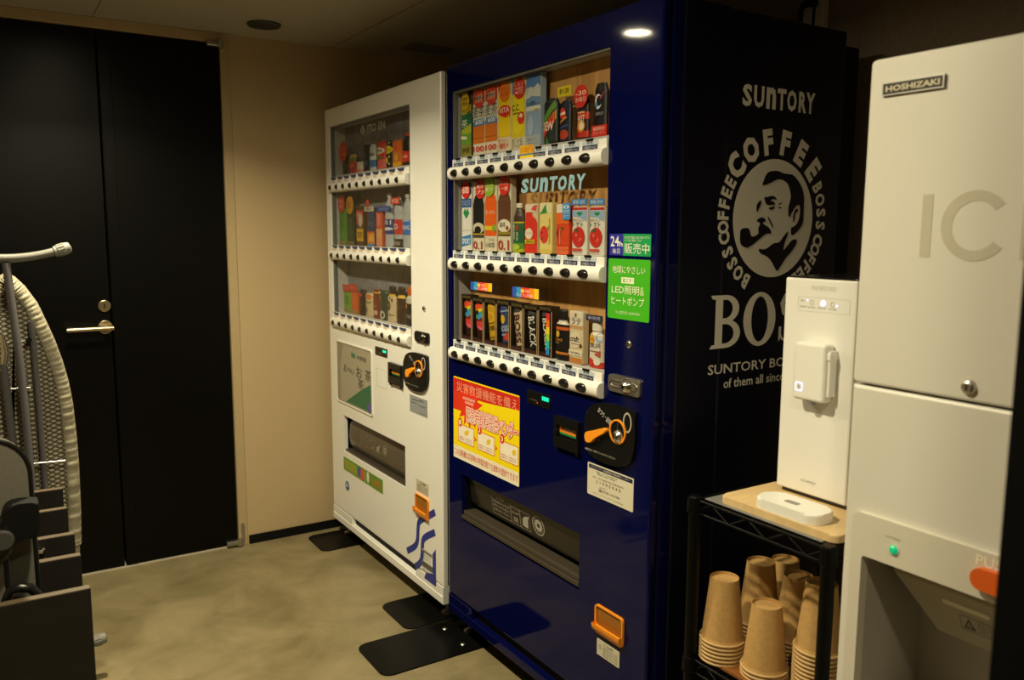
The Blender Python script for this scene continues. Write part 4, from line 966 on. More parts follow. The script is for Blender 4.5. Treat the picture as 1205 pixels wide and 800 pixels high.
# ---- navy, bottom shelf: cans lying tilted in black display boxes
def boxed(l, r, top, label, base, ops, strip=None):
    zb = SHELF_Z[2]+.0003; zf = NZ[2]
    pl, pr_, ty = zf(l, 0)[0], zf(r, 0)[0], zf(0, top)[1]
    yl, yr, tz = -pf(pl, ty, XF)[0], -pf(pr_, ty, XF)[0], pf((pl+pr_)/2, ty, XF)[1]
    yc = (yl+yr)/2; w = min(abs(yl-yr), .0712); h = tz-zb
    fr = Fr((XF, yc, zb), (0, -1, 0), (0, 0, 1), (-1, 0, 0)); g = MB()
    g.prism(R4(-w/2, 0, w/2, h), fr, -.026, -.023, BLKM)
    g.ring(R4(-w/2, 0, w/2, h), R4(-w/2+.004, .012, w/2-.004, h-.014), fr, -.026, 0, mat('display_box', (.02, .014, .010), .35))
    g.flat(R4(-w/2+.003, .001, w/2-.003, .011), fr, .0004, '3a1a0c'); g.flat(R4(-w/2+.002, h-.012, w/2-.002, h-.002), fr, .0004, '1c1810')
    g.text('プレミアム', (-w/2+.006, h-.0105, w/2-.006, h-.0035), fr, .0007, 'a89040')
    fr2 = mat('frame_tan', (.35, .25, .13), .5)
    for a in (-w/2, w/2-.003): g.prism(R4(a, 0, a+.003, h-.013), fr, 0, .0012, fr2)
    root = g.build('drink_can'); tag(root, label+', navy machine bottom shelf', 'can', GR_N[2])
    cw, ch = w*.66, h*.82
    d_ = drink(XF+.0035, yc, zb+.013, cw, ch, 'slim', base, (), ops, (), tilt=.17, name='can', label='x', cat='x')
    d_.parent = root; d_.location = d_.location-WLOC[root.name]
    for k in ('label', 'category', 'group'):
        if k in d_: del d_[k]
    if strip:
        g = MB(); cols = ['2a8ad0', '2ac0b0', '9ad040', 'f0d020', 'f07a18', 'e03030']
        for i, c_ in enumerate(cols): g.prism(R4(w*.12, h*(.06+.135*i), w*.36, h*(.06+.135*(i+1))), fr, .0014, .0022, ink(c_))
        g.build('rainbow_strip', root)
    return root
RB = [('p', [(0, .55), (1, .55), (1, .85), (0, .9)], 'd8b82c'), ('p', [(0, .5), (1, .62), (1, .72), (0, .66)], '4a9a3a'), ('e', .6, .6, .3, .1, '3a8ac0'), ('p', [(0, .78), (1, .8), (1, .9), (0, .92)], 'd84a20'), ('p', [(0, .3), (1, .2), (1, .42), (0, .48)], 'c03a30'), ('p', [(.3, .3), (.9, .15), (.9, .25), (.3, .36)], 'd05a80'), ('e', .4, .7, .2, .07, '1c1410'), ('r', .0, .02, 1, .2, '2c1008')]
boxed(124, 186, 142, 'leftmost black box with a multicoloured coffee can', '7a2a18', RB)
boxed(190, 260, 160, 'second black box from left with a multicoloured coffee can', '7a2a18', RB)
boxed(264, 340, 168, 'black box with a tilted gold coffee can', 'b89018', [('o', .5, .62, .36, 'd8b428'), ('o', .5, .62, .28, 'b88a18'), ('t', '微糖', .15, .26, .85, .40, '3a2408'), ('r', 0, .45, 1, .47, '7a5a10'), ('r', 0, .06, 1, .1, '7a5a10')])
boxed(343, 424, 177, 'black box with a tilted blue coffee can', '2c3c68', [('o', .4, .62, .28, 'c8a020'), ('t', 'BOSS', .1, .3, .9, .45, 'a8b8d0'), ('e', .7, .16, .3, .1, 'b83a24'), ('r', 0, .8, 1, .84, '8a98b8'), ('r', 0, .2, .6, .24, '8a98b8')])
boxed(430, 508, 192, 'black box with a cream coffee can with brown vertical lettering', 'b8a684', [('r', 0, .86, 1, .99, '3a3430'), ('t', 'BOSS', .18, .08, .82, .80, '4a2014', 1)])
boxed(514, 602, 208, 'black box with a black coffee can without rainbow strip', '121010', [('t', 'BLACK', .2, .05, .85, .82, 'c8c4b8', 1), ('r', 0, .86, 1, .98, '3a3838')])
boxed(607, 692, 214, 'black box with a black coffee can behind a rainbow strip', '121010', [('t', 'BLACK', .2, .05, .85, .82, 'c8c4b8', 1), ('r', 0, .86, 1, .98, '3a3838')], strip=True)
N(2, 703, 784, 235, 'black coffee bottle with a black cap and orange bands', 'bottle', 'coffee', '0e0b0a', bands=[(.12, .17, 'b86a24'), (.60, .66, 'c05a24'), (.71, .80, 'c8beb0')],
  ops=[('o', .32, .52, .16, 'c8a034'), ('t', 'CAFÉ', .05, .38, .7, .44, 'b87a2c'), ('t', 'BLACK', .1, .33, .5, .36, 'a08a5a'), ('r', .0, .15, .9, .155, 'e0a850')], cap='141210')
N(2, 803, 888, 245, 'cream latte bottle with a brown flower emblem', 'bottle', 'card', 'cdbf9c', bands=[(.0, .12, 'b87838'), (.66, .73, 'c09468'), (.73, .99, 'd4ccb8')],
  ops=[('o', .45, .92, .09, '8a6a3a'), ('t', 'ラテ', .15, .75, .85, .87, '4a2c18'), ('e', .45, .46, .42, .16, 'd8ccb0'), ('t', 'craft', .05, .42, .75, .53, '3a2418'), ('t', 'latte', .2, .37, .7, .4, '6a5038'), ('o', .85, .36, .1, '6a3a20'), ('r', 0, .16, 1, .26, 'dcd4bc'), ('t', 'THE SMALL', .1, .19, .9, .23, '6a5a48')])
N(2, 915, 1003, 312, 'white and red fruit milk bottle with navy top tag', 'bottle', 'coffee', 'd4ccbc', bands=[(.0, .14, 'c83a28')],
  ops=[('o', .3, .62, .22, 'd8a020'), ('t', 'フル', .12, .59, .5, .65, 'b82c1c'), ('e', .8, .66, .2, .1, '8aa4c4'), ('t', '贅沢', .2, .44, .9, .54, '4a2420'), ('p', [(.5, .3), (.9, .24), (.9, .4), (.7, .34)], 'b8503c'), ('e', .25, .12, .25, .09, 'c82c20'), ('e', .7, .14, .2, .07, 'e0d8cc'), ('r', .1, .36, .8, .38, '9a7a70')], cap='d8d4c8',
  tags=[('r', .55, 1.08, .58, .065, '22284c', '新発売', 'b0b4c8')])

# ---- white machine
def D(o): return [('o', .5, o[0], o[1], o[2])]
Wm(0, 86, 140, 452, 'dark can beneath a round red tag', 'can', 'can', '2a241c', ops=[('r', .1, .4, .9, .6, '4a4030')], tags=[('o', .45, 1.28, .62, .1, 'c8381c', 'おす|すめ', 'e89a70')])
Wm(0, 148, 200, 432, 'red can with a cream and green top', 'can', 'slim', 'a02c20', bands=[(.62, .82, '6a7a3a'), (.82, 1., 'b8a878')], ops=[('r', .1, .3, .9, .5, 'c85a40')])
Wm(0, 206, 262, 498, 'short pale pink and white can', 'can', 'can', 'c8b8a4', bands=[(.0, .3, 'c8807a')], ops=[('r', .0, .3, .4, .9, 'a84038')])
Wm(0, 270, 326, 345, 'dark navy bottle-shaped can', 'can', 'slim', '161a26', ops=[('e', .5, .3, .35, .12, '3a4458'), ('t', '黒', .3, .55, .7, .7, '6a7280')])
Wm(0, 330, 380, 340, 'white and blue sports drink can', 'can', 'slim', 'b4b8b4', bands=[(.12, .4, '3a6a9c'), (.4, .55, 'c0c4c0')], ops=[('t', 'GREEN', .1, .55, .9, .66, '3a3e44')])
Wm(0, 384, 470, 315, 'red can with a white oval and pink base', 'can', 'slim', 'b82a20', bands=[(.0, .36, 'c85a50')], ops=[('e', .5, .66, .48, .12, 'd4c8b4'), ('t', 'TEA', .2, .61, .85, .71, '3a2a24'), ('p', [(.1, .42), (.6, .5), (.9, .38), (.4, .34)], '5a6a30')])
Wm(0, 473, 535, 305, 'black can with white dots and a yellow oval', 'can', 'slim', '16140f', ops=[('e', .5, .66, .48, .15, 'd0b414'), ('t', 'レモン', .1, .6, .9, .7, '1c1a10'), ('o', .35, .28, .2, 'd0b414'), ('o', .7, .4, .08, 'b8b4a0'), ('o', .3, .88, .07, 'b8b4a0'), ('o', .7, .9, .07, 'b8b4a0'), ('o', .7, .15, .08, 'b8b4a0'), ('o', .2, .1, .07, 'b8b4a0')])
Wm(0, 540, 632, 302, 'tall orange juice bottle', 'bottle', 'card', 'c8681c', bands=[(.0, .18, 'd8a018')], ops=[('e', .5, .72, .42, .18, 'd8642c'), ('e', .4, .7, .2, .1, 'c84a24'), ('o', .45, .35, .2, 'd89a3a'), ('t', 'みかん', .1, .45, .9, .55, 'e0b060')])
Wm(0, 620, 690, 240, 'black cola bottle with a big red disc', 'bottle', 'bottle', '14100e', bands=[(.12, .44, 'b0281c')], ops=[('e', .4, .28, .5, .18, 'c8342a'), ('t', 'Cola', .1, .24, .8, .34, 'd8b8a8')], cap='b82c20')
tint = lambda nm, c, r=.2: mat(nm, c, r)
Wm(1, 64, 148, 215, 'bright green tea carton with a red round tag', 'carton', 'card', '4a8a2c', bands=[(.0, .12, '8a7a50')], ops=[('t', 'お茶', .2, .45, .6, .7, '2a5a1c', 1), ('o', .65, .32, .14, '7a9a3a')], tags=[('o', .5, 1.13, .52, .1, 'b83420', '新|茶', 'e0a080')])
Wm(1, 152, 226, 215, 'dark green tea bottle with a red and yellow tag', 'bottle', 'card', '1e3222', bands=[(.0, .12, '6a6040')], ops=[('r', .2, .3, .8, .5, '2a4a30'), ('t', '濃茶', .3, .5, .7, .75, '4a6a4a', 1)], tags=[('o', .5, 1.1, .52, .1, 'c08a1c', '濃い', '8a2a18')])
Wm(1, 230, 328, 190, 'amber bottle with a red picture and yellow label', 'bottle', 'card', '4a3014', bands=[(.12, .44, 'c89a1c'), (.55, .9, 'a83a28')], ops=[('e', .6, .66, .3, .18, 'b8b0a0'), ('t', '紅茶', .2, .2, .8, .36, '3a2808'), ('t', 'LEMON', .1, .74, .6, .84, 'd8a890')])
Wm(1, 338, 440, 245, 'dark blue coffee bottle below a white sign with red disc', 'bottle', 'card', '2a3452', bands=[(.0, .08, '4a7aa8'), (.08, .40, 'c8761c'), (.40, .44, 'a83a38')], ops=[('p', [(.1, .12), (.9, .16), (.8, .36), (.3, .34)], 'd8a03a'), ('t', 'コーヒー', .15, .6, .85, .75, '8a94ac')], tags=[('r', .35, 1.08, .6, .07, 'c4bcac', '数量限定', '4a443c'), ('o', .18, 1.24, .22, .1, 'b82c24', '', '')])
Wm(1, 440, 500, 235, 'narrow red and orange label bottle', 'bottle', 'card', 'b84a30', bands=[(.0, .26, 'c8845c'), (.26, .5, 'c89a60')], ops=[('r', .2, .6, .8, .9, 'c86a58'), ('t', 'ジャスミン', .3, .55, .7, .95, 'e0b090', 1)])
CLR = mat('clear_bottle', (.34, .36, .37), .12)
Wm(1, 502, 588, 60, 'clear water bottle with dark blue label and white cap', 'bottle', 'water', CLR, bands=[(.24, .52, '24366e')], ops=[('t', '10.1', .2, .42, .9, .5, 'c8ccd4'), ('e', .5, .34, .5, .03, 'b8c0c8')], cap='c0bcb4', tags=[('p' if 0 else 'r', .2, .71, .85, .05, '24408a', '天然水', '8a9cc8')])
Wm(1, 595, 680, 62, 'clear water bottle with red label', 'bottle', 'water', CLR, bands=[(.24, .52, 'a82a22'), (.0, .16, '1c1a18')], ops=[('t', 'ID', .2, .34, .7, .44, 'd8c0b4'), ('t', '強炭酸', .15, .04, .85, .12, 'a8a49c')], cap='3a2c26', tags=[('b', .5, .86, .55, .06, 'b8342a', '炭酸', 'e0b8a8')])
Wm(1, 684, 765, 70, 'clear water bottle with bright blue label', 'bottle', 'water', CLR, bands=[(.24, .52, '2c64a8')], ops=[('t', 'STRONG', .08, .34, .92, .42, 'c0cce0'), ('r', .0, .49, 1., .52, '7aa0d0')], cap='a8a49c')
Wm(1, 768, 840, 225, 'pink label bottle, rightmost', 'bottle', 'bottle', 'b0686a', bands=[(.1, .5, 'c88a8a')], ops=[('t', '桃', .2, .25, .7, .45, 'e0c0b8')], cap='d8d0c8')
Wm(2, 114, 180, 262, 'light green drink with red top tag, leftmost', 'carton', 'card', '6a9a30', bands=[(.0, .18, '8a7a50')], ops=[('t', '緑茶', .2, .4, .7, .8, '4a7a24', 1)], tags=[('r', .5, 1.16, .52, .16, 'b8301c', 'ホット', 'd89a80')])
Wm(2, 182, 242, 262, 'orange drink with red top tag', 'carton', 'card', 'c85a20', bands=[(.0, .18, '8a7a50')], ops=[('t', '紅茶', .2, .4, .7, .8, 'd88a50', 1)], tags=[('r', .5, 1.16, .55, .16, 'b8301c', 'ホット', 'd89a80')])
Wm(2, 246, 302, 245, 'dark coffee can with a red emblem', 'can', 'can', '1c1612', ops=[('e', .5, .8, .25, .06, 'a83028'), ('e', .5, .5, .3, .14, '3a2c22'), ('r', .0, .25, .6, .35, '4a3c2c')])
Wm(2, 305, 372, 275, 'cream coffee can with an orange emblem', 'can', 'can', 'b8a880', ops=[('e', .62, .84, .3, .1, 'c86a28'), ('t', 'TULLY', .1, .58, .9, .66, '4a3a28'), ('t', '0', .2, .2, .5, .42, '5a4a38')])
Wm(2, 375, 440, 240, 'reddish brown coffee can', 'can', 'slim', '6a2c1c', bands=[(.86, .9, 'c8a030')], ops=[('e', .15, .66, .2, .08, 'c89a30'), ('r', .2, .14, .8, .28, 'b89a88'), ('t', 'MILK', .2, .4, .8, .48, 'a87a5a')])
Wm(2, 442, 505, 250, 'dark green coffee can', 'can', 'can', '243a2c', ops=[('e', .1, .72, .25, .1, 'b8942c'), ('e', .5, .18, .36, .14, 'b8b4a4'), ('e', .6, .18, .16, .08, '2a3a30')])
Wm(2, 507, 585, 215, 'cream spotted coffee bottle with brown oval', 'bottle', 'coffee', 'b8a888', ops=[('e', .28, .46, .32, .15, '4a2c1c'), ('t', 'CAFE', .08, .42, .5, .5, 'c89a3c'), ('o', .75, .62, .08, '5a3420'), ('o', .5, .68, .06, '5a3420'), ('r', .0, .2, 1, .22, '8a6a48')], cap='1c1610', bands=[(.72, .8, 'b89830')])
Wm(2, 588, 678, 222, 'dark brown coffee bottle with gold ovals', 'bottle', 'coffee', '2e1c12', ops=[('e', .12, .62, .2, .04, 'b8862c'), ('e', .14, .42, .22, .05, 'b8862c'), ('t', 'BLACK', .3, .45, .9, .52, '6a4a34')], cap='1c1610', bands=[(.70, .8, 'c0a040')])
Wm(2, 682, 758, 222, 'black coffee bottle with white shoulder and orange cap', 'bottle', 'coffee', '14120f', ops=[('e', .18, .5, .22, .06, 'b8862c'), ('t', '無糖', .2, .2, .8, .3, '8a8478')], cap='b8501c', bands=[(.58, .8, 'b4b0a4')])

# ================================================================== floor plates under the machines
PLATE = mat('plate_black', (.003, .0029, .0027), .3, spec=.10)
def floor_plate(x0, y0, y1, label, z=0.):
    g = MB(); g.prism(rr(x0, y0, .30, y1, .035, 6, '1001'), TOP(0), z+.0004, z+.0044, PLATE, .0012)
    a = g.build('stabiliser_plate'); tag(a, label, 'floor plate', 'black stabiliser plates under the vending machines')
    for q in (y0+.05, y1-.05):
        b = MB(); b.lathe([(0, .003), (.006, .0028), (.009, 0)], (x0+.30, q, z+.0044), STEEL, 12); b.build('anchor_bolt', a)
floor_plate(-.315, 2.172, 2.396, 'black floor plate under the near foot of the navy machine')
floor_plate(-.128, 2.404, 2.632, 'black floor plate under the near foot of the white machine')
floor_plate(-.128, 3.215, 3.42, 'black floor plate beside the door wall under the white machine')

# ================================================================== wire rack, dispenser, cups
RX0, RX1, RY0, RY1 = -.063, .36, .838, 1.180
RB_ = mat('rack_black', (.0022, .0022, .0022), .35, spec=.14)
rk = thing('wire_rack', (.15, 1.0, 0), 'black wire rack between the navy vending machine and the ice machine', 'rack')
for x in (RX0+.0, RX1):
    for y in (RY0+.014, RY1-.012):
        g = MB(); g.lathe([(0, .012), (.0125, .012), (.0125, .801), (.011, .8035), (0, .8035)], (x, y, 0), RB_, 18)
        g.lathe([(0, 0), (.018, 0), (.018, .008), (.008, .014)], (x, y, 0), RB_, 16)
        o = g.build('post', rk)
        for zs in (.795, .455, .12):
            g = MB(); g.lathe([(.0127, -.03), (.0165, -.026), (.0150, .004), (.0127, .005)], (x, y, zs), RB_, 16); g.build('shelf_collar', o)
for zs in (.795, .455, .12):
    g = MB()
    for (ax, ay), (bx_, by_) in (((RX0, RY0+.014), (RX0, RY1-.012)), ((RX1, RY0+.014), (RX1, RY1-.012)), ((RX0, RY0+.014), (RX1, RY0+.014)), ((RX0, RY1-.012), (RX1, RY1-.012))):
        A, B_2 = Vector((ax, ay, zs)), Vector((bx_, by_, zs)); dn = Vector((0, 0, -.026))
        g.tube([A, B_2], .0032, RB_, 8); g.tube([A+dn, B_2+dn], .0028, RB_, 8)
        n = max(4, int((B_2-A).length/.045)); P = []
        for i in range(n+1):
            P.append(A.lerp(B_2, i/n)+(dn if i % 2 else Vector((0, 0, 0))))
        g.tube(P, .0022, RB_, 6)
    n = 13
    for i in range(1, n):
        y = RY0+.014+(RY1-RY0-.026)*i/n; g.tube([(RX0, y, zs+.003), (RX1, y, zs+.003)], .0016, RB_, 6)
    g.build('wire_shelf', rk)
g = MB(); g.box((RX0+.006, RY0+.034, .7997), (RX1-.01, RY1-.032, .802), mat('liner_sheet', (.20, .20, .195), .35), .0006)
sheet = tag(g.build('shelf_liner'), 'grey liner sheet lying on the top of the black wire rack', 'shelf liner')
LW = wood('board_light', 'cdae7c', 'dcc090', .55, 5, (1, 6, 1))
LW2 = wood('board_brown', '7a4a1e', '8a5626', .5, 5, (1, 6, 1))
g = MB(); g.prism(rr(-.05, .848, .30, 1.118, .018, 6), TOP(0), .8024, .8165, LW, .003)
tag(g.build('wooden_board'), 'pale wooden board under the white water dispenser', 'board')
g = MB(); g.prism(rr(RX0+.012, RY0+.034, RX1-.02, RY1-.034, .006, 4), TOP(0), .4602, .4665, LW2, .001)
tag(g.build('wooden_board'), 'brown wooden board under the paper cup stacks', 'board')

# paper cups, upside down, nested
KRAFT = noise_mat('kraft_paper', 'b08a52', 'bf985e', .75, 120, 4)
KRIM = noise_mat('kraft_rim', 'bf9f6c', 'caa974', .6, 60, 3)
CH, CP = .1315, .0083
g = MB()
prof = [(.0436, .004), (.0425, .0072), (.0416, .010), (.0288, CH-.0015), (.0287, CH-.0004), (.0284, CH), (.0279, CH-.0006), (.0276, CH-.006), (.0, CH-.0065)]
g.lathe(prof, (0, 0, 0), KRAFT, 40)
g.lathe([(.0413, .010), (.0290, CH-.0076), (0, CH-.0076)], (0, 0, 0), KRAFT, 40)
cup0 = g.build('paper_cup')
g = MB(); n = 10
g.lathe([(.0450+.0020*math.cos(2*PI*i/n), .0026+.0025*math.sin(2*PI*i/n)) for i in range(n+1)], (0, 0, 0), KRIM, 40)
rim0 = g.build('rolled_rim', cup0)
ORD = ['topmost', 'second', 'third', 'fourth', 'fifth', 'sixth', 'seventh', 'eighth', 'ninth', 'tenth', 'eleventh']
cups_first = True
for (x, y, n, desc) in ((-.016, 1.125, 6, 'front left stack'), (.003, 1.031, 3, 'short front middle stack'), (.096, 1.128, 7, 'stack behind the front left stack'),
                        (.103, 1.038, 7, 'shaded stack behind the middle one'), (.047, .942, 11, 'tall stack behind the rack post'), (.200, 1.148, 4, 'low dark stack at the very back')):
    for k in range(n):
        zc = .4667+CP*(n-1-k)
        if cups_first: c_, r_2 = cup0, rim0; cups_first = False
        else:
            c_ = cup0.copy(); COL.objects.link(c_); r_2 = rim0.copy(); COL.objects.link(r_2); r_2.parent = c_
        c_.location = (x+random.uniform(-.0001, .0001), y+random.uniform(-.0001, .0001), zc)
        tag(c_, ('brown paper cup, %s of the %s' if k == 0 else 'brown paper cup, %s from the top of the %s') % (ORD[k], desc), 'paper cup', 'upside-down brown paper cups on the rack')

# water dispenser
WD = mat('dispenser_white', (.82, .81, .77), .35, var=.01)
wd = thing('water_dispenser', (.25, 1.0, .8168), 'slim white water dispenser with lit tap button on the wooden board', 'water dispenser')
DX = .075; DY0, DY1 = .922, 1.082; DZ0, DZ1 = .826, 1.2465
g = MB(); g.prism(rr(-DY1, DZ0, -DY0, DZ1, .004, 3), FRONT(0), -.44, -DX-.0, WD, .004); g.build('body', wd)
g = MB(); g.box((DX+.012, DY0+.006, .8168), (.42, DY1-.006, DZ0+.002), mat('dispenser_foot', (.04, .04, .04), .5)); g.build('foot', wd)
fd = FRONT(DX)
def pd_(px, py): return pf(px, py, DX)
(a0, b1), (a1, b0) = pd_(939.5, 348), pd_(1000, 371)
LINE = mat('dispenser_line', (.62, .61, .56), .4)
g = MB(); g.ring(rr(a0, b0, a1, b1, .004, 4), rr(a0+.0007, b0+.0007, a1-.0007, b1-.0007, .0035, 4), fd, 0, .0005, LINE)
INK = mat('dispenser_ink', (.33, .32, .29), .5)
for (x, y, t_) in ((946, 353.5, '온수'), (945.5, 360.3, 'COLD/HOT'), (955.5, 361.5, 'LOCK'), (967, 362.5, 'ON'), (980, 364, 'POWER')):
    c_ = pd_(x, y); g.text(t_ if t_ != '온수' else '温水', (c_[0]-.008, c_[1]-.0018, c_[0]+.008, c_[1]+.0018), fd, .0006, INK)
c_ = pd_(955.7, 356); g.ring(ell(*c_, .004, .005, 18), ell(*c_, .0033, .0043, 18), fd, 0, .0006, INK)
c_ = pd_(980, 358.5); g.ring(ell(*c_, .004, .005, 18), ell(*c_, .0033, .0043, 18), fd, 0, .0006, INK)
o = g.build('control_panel', wd)
for (x, y, r) in ((950, 353.4, .0022), (968.7, 357.3, .0062), (984.8, 360.4, .0024)):
    g = MB(); g.disc(pd_(x, y), r, fd, 0, .0009, LED_W, 18); g.build('indicator_light', o)
c_ = pd_(969.5, 339.5)
g = MB(); g.text('WATERSTAND', (c_[0]-.028, c_[1]-.0045, c_[0]+.028, c_[1]+.0045), fd, .0004, LINE, .01); g.build('embossed_lettering', wd)
c_ = pd_(951, 567.5)
g = MB(); g.text('coway', (c_[0]-.017, c_[1]-.0035, c_[0]+.017, c_[1]+.0035), fd, .0004, INK, shear=.2); g.build('maker_lettering', wd)
g = MB(); g.prism(rr(-DY1+.002, DX+.002, -DY0-.002, .435, .004, 3), Fr((0, 0, 0), (0, -1, 0), (1, 0, 0), (0, 0, 1)), DZ1-.0005, DZ1+.0025, mat('lid_black', (.012, .012, .012), .15), .001); g.build('lid', wd)
# tap block
TX = .046; ft = FRONT(TX)
(a0, b1), (a1, b0) = pf(934.8, 401, TX), pf(968, 476, TX)
g = MB(); g.box((TX, -a1, b0), (DX, -a0, b1), WD, .007, 4); tp = g.build('tap', wd)
g = MB(); g.prism(rr(a1, b0+.012, a1+.006, b1-.012, .002, 3), FRONT(0), -DX+.002, -.054, WD, .002)
g.prism(rr(a1-.002, b1-.03, a1+.007, b1-.016, .003, 3), FRONT(0), -DX, -.052, WD, .002); g.build('tap_lever', tp)
g = MB(); g.lathe([(0, -.006), (.009, -.006), (.010, .001)], (.058, -(a0+a1)/2, b0), mat('nozzle_grey', (.25, .25, .24), .4), 16); g.build('nozzle', tp)
c_ = pf(940, 454.5, TX); g = MB(); q = .0088
g.ring(rr(c_[0]-q, c_[1]-q, c_[0]+q, c_[1]+q, .0035, 4), rr(c_[0]-q*.68, c_[1]-q*.68, c_[0]+q*.68, c_[1]+q*.68, .0025, 4), ft, 0, .0006, LED_W)
g.prism(rr(c_[0]-q*.66, c_[1]-q*.66, c_[0]+q*.66, c_[1]+q*.66, .0025, 4), ft, 0, .0004, RAIL); g.flat(ell(c_[0], c_[1], .0018, .0032, 14), ft, .0008, INK)
g.build('tap_button', tp)['label'] = 'square tap button with glowing white edge'
g = MB(); L_ = smooth([(0, 0)], 0)
g.prism(rr(-.047, .896, .022, 1.040, .026, 8), TOP(0), .8170, .8365, WD, .004)
tr = g.build('drip_tray', wd)
g = MB(); g.prism(rr(-.022, .955, -.008, .985, .004, 4), TOP(0), .8365, .8370, mat('tray_slot', (.25, .23, .2), .5)); g.build('tray_slot', tr)

# ================================================================== ice machine
ICW = mat('ice_machine_white', (.66, .635, .575), .38, var=.015)
IX, IY0, IY1, IZ1 = -.12, .445, .7865, 1.586
fi = FRONT(IX)
def pi_(px, py): return pf(px, py, IX)
im = thing('ice_machine', (.15, .61, 0), 'tall white ice machine with grey lettering at the right edge', 'ice machine')
ZS = pi_(1003, 450)[1]

g = MB(); g.prism(rr(-IY1, ZS+.0018, -IY0, IZ1, .008, 4), fi, -.029, 0, ICW, .004); up = g.build('upper_panel', im)
g = MB(); g.box((IX+.022, IY0+.006, ZS-.003), (IX+.0295, IY1-.006, ZS+.003), BLKM); g.build('panel_gap', im)
# lower panel with recess
rl = -pi_(1017.3, 651.5)[0]; rt = pi_(1017.3, 651.5)[1]; rc = (IY0+IY1)/2; rr_ = 2*rc-rl
bl = -pi_(1007, 605)[0]; bt = pi_(1012, 600)[1]; brr = 2*rc-bl
RZ0 = .56
g = MB(); plate(g, fi, (-IY1+.003, .10, -IY0-.003, IZ1-.004), [(-rl-.004, RZ0-.004, -rr_+.004, rt+.004)], -.20, -.03, ICW); g.box((IX+.1995, IY0+.003, .10), (.46, IY1-.003, IZ1-.004), ICW, .003); g.build('cabinet', im)
g = MB(); plate(g, fi, (-IY1, .09, -IY0, ZS-.0018), [(-rl-.004, RZ0-.004, -rr_+.004, rt+.004)], -.0295, 0, ICW, .006); lp = g.build('lower_panel', im)
g = MB()
o_ = rr(-bl, RZ0-.04, -brr, bt, .014, 6); i_ = rr(-rl, RZ0, -rr_, rt, .006, 6)
g.ring(o_, i_, fi, -.01, .008, mat('bezel_greige', (.62, .585, .50), .4)); g.build('dispenser_bezel', im)
REC = mat('recess_grey', (.42, .39, .33), .5)
g = MB()
dp = -.17
g.prism(R4(-rl, RZ0, -rr_, rt), fi, dp-.003, dp, REC)
for q in (R4(-rl-.003, RZ0, -rl, rt), R4(-rr_, RZ0, -rr_+.003, rt), R4(-rl-.003, rt, -rr_+.003, rt+.003), R4(-rl-.003, RZ0-.003, -rr_+.003, RZ0)):
    g.prism(q, fi, dp, -.0101, REC)
g.build('dispenser_recess', im)
# spout cover: a hopper that narrows towards the bottom
c1 = pi_(1031, 689)[1]; W1 = (rl-rr_)/2-.012
hm = mat('spout_grey', (.40, .365, .30), .5); zt_, zb2 = rt-.002, rt-.115
def hp(s, z, x): return (x, rc-s, z)
vs = [hp(-W1, zt_, IX+.05), hp(W1, zt_, IX+.05), hp(W1, zt_, IX+.165), hp(-W1, zt_, IX+.165), hp(-W1*.9, zt_-.028, IX+.045), hp(W1*.9, zt_-.028, IX+.045), hp(W1*.45, zb2, IX+.085), hp(-W1*.45, zb2, IX+.085), hp(W1*.45, zb2-.012, IX+.15), hp(-W1*.45, zb2-.012, IX+.15), hp(W1*.9, zt_-.028, IX+.165), hp(-W1*.9, zt_-.028, IX+.165)]
g = MB(); g.add(vs, [(0, 1, 5, 4), (4, 5, 6, 7), (7, 6, 8, 9), (0, 4, 11, 3), (1, 2, 10, 5), (4, 7, 9, 11), (5, 10, 8, 6), (0, 3, 2, 1), (2, 3, 11, 10), (10, 11, 9, 8)], hm); sp = g.build('ice_spout', im)
# prints and a painted slot highlight on the sloping front of the spout
A, B2, C2, D2 = [Vector(vs[i]) for i in (4, 5, 6, 7)]
u_ = Vector((0, -1, 0)); mid0, mid1 = (A+B2)/2, (C2+D2)/2; v_ = (mid0-mid1).normalized(); fsp = Fr(mid1, u_, v_, u_.cross(v_)); Ls = (mid0-mid1).length
g = MB(); g.prism(rr(-.035, Ls*.70, .035, Ls*.80, .003, 3), fsp, .0, .0008, mat('slot_highlight', (.72, .68, .56), .4)); g.build('slot_highlight_strip', sp)  # pale strip painted as the highlight along the slot
g = MB(); wk = '2a2722'
g.ring(R4(-.012, Ls*.28, .055, Ls*.58), R4(-.0115, Ls*.285, .0545, Ls*.575), fsp, 0, .0004, ink(wk))
g.ring([(-.008, Ls*.33), (.010, Ls*.33), (.001, Ls*.54)], [(-.0045, Ls*.355), (.0065, Ls*.355), (.001, Ls*.49)], fsp, 0, .0006, ink(wk)); g.flat(R4(.0004, Ls*.375, .0016, Ls*.44), fsp, .0006, wk)
for i in range(3): g.text('手を入れないで', (.014, Ls*(.49-.08*i), .053, Ls*(.545-.08*i)), fsp, .0006, wk)
g.build('warning_sign', sp)
# drip grille at the bottom
g = MB()
for i in range(12):
    y = rl-.012-(rl-rr_-.024)*i/11; g.box((IX+.012, y-.002, RZ0+.012), (IX+.165, y+.002, RZ0+.016), STEEL)
g.box((IX+.012, rr_+.006, RZ0+.001), (IX+.165, rl-.006, RZ0+.006), REC); g.build('drip_grille', im)
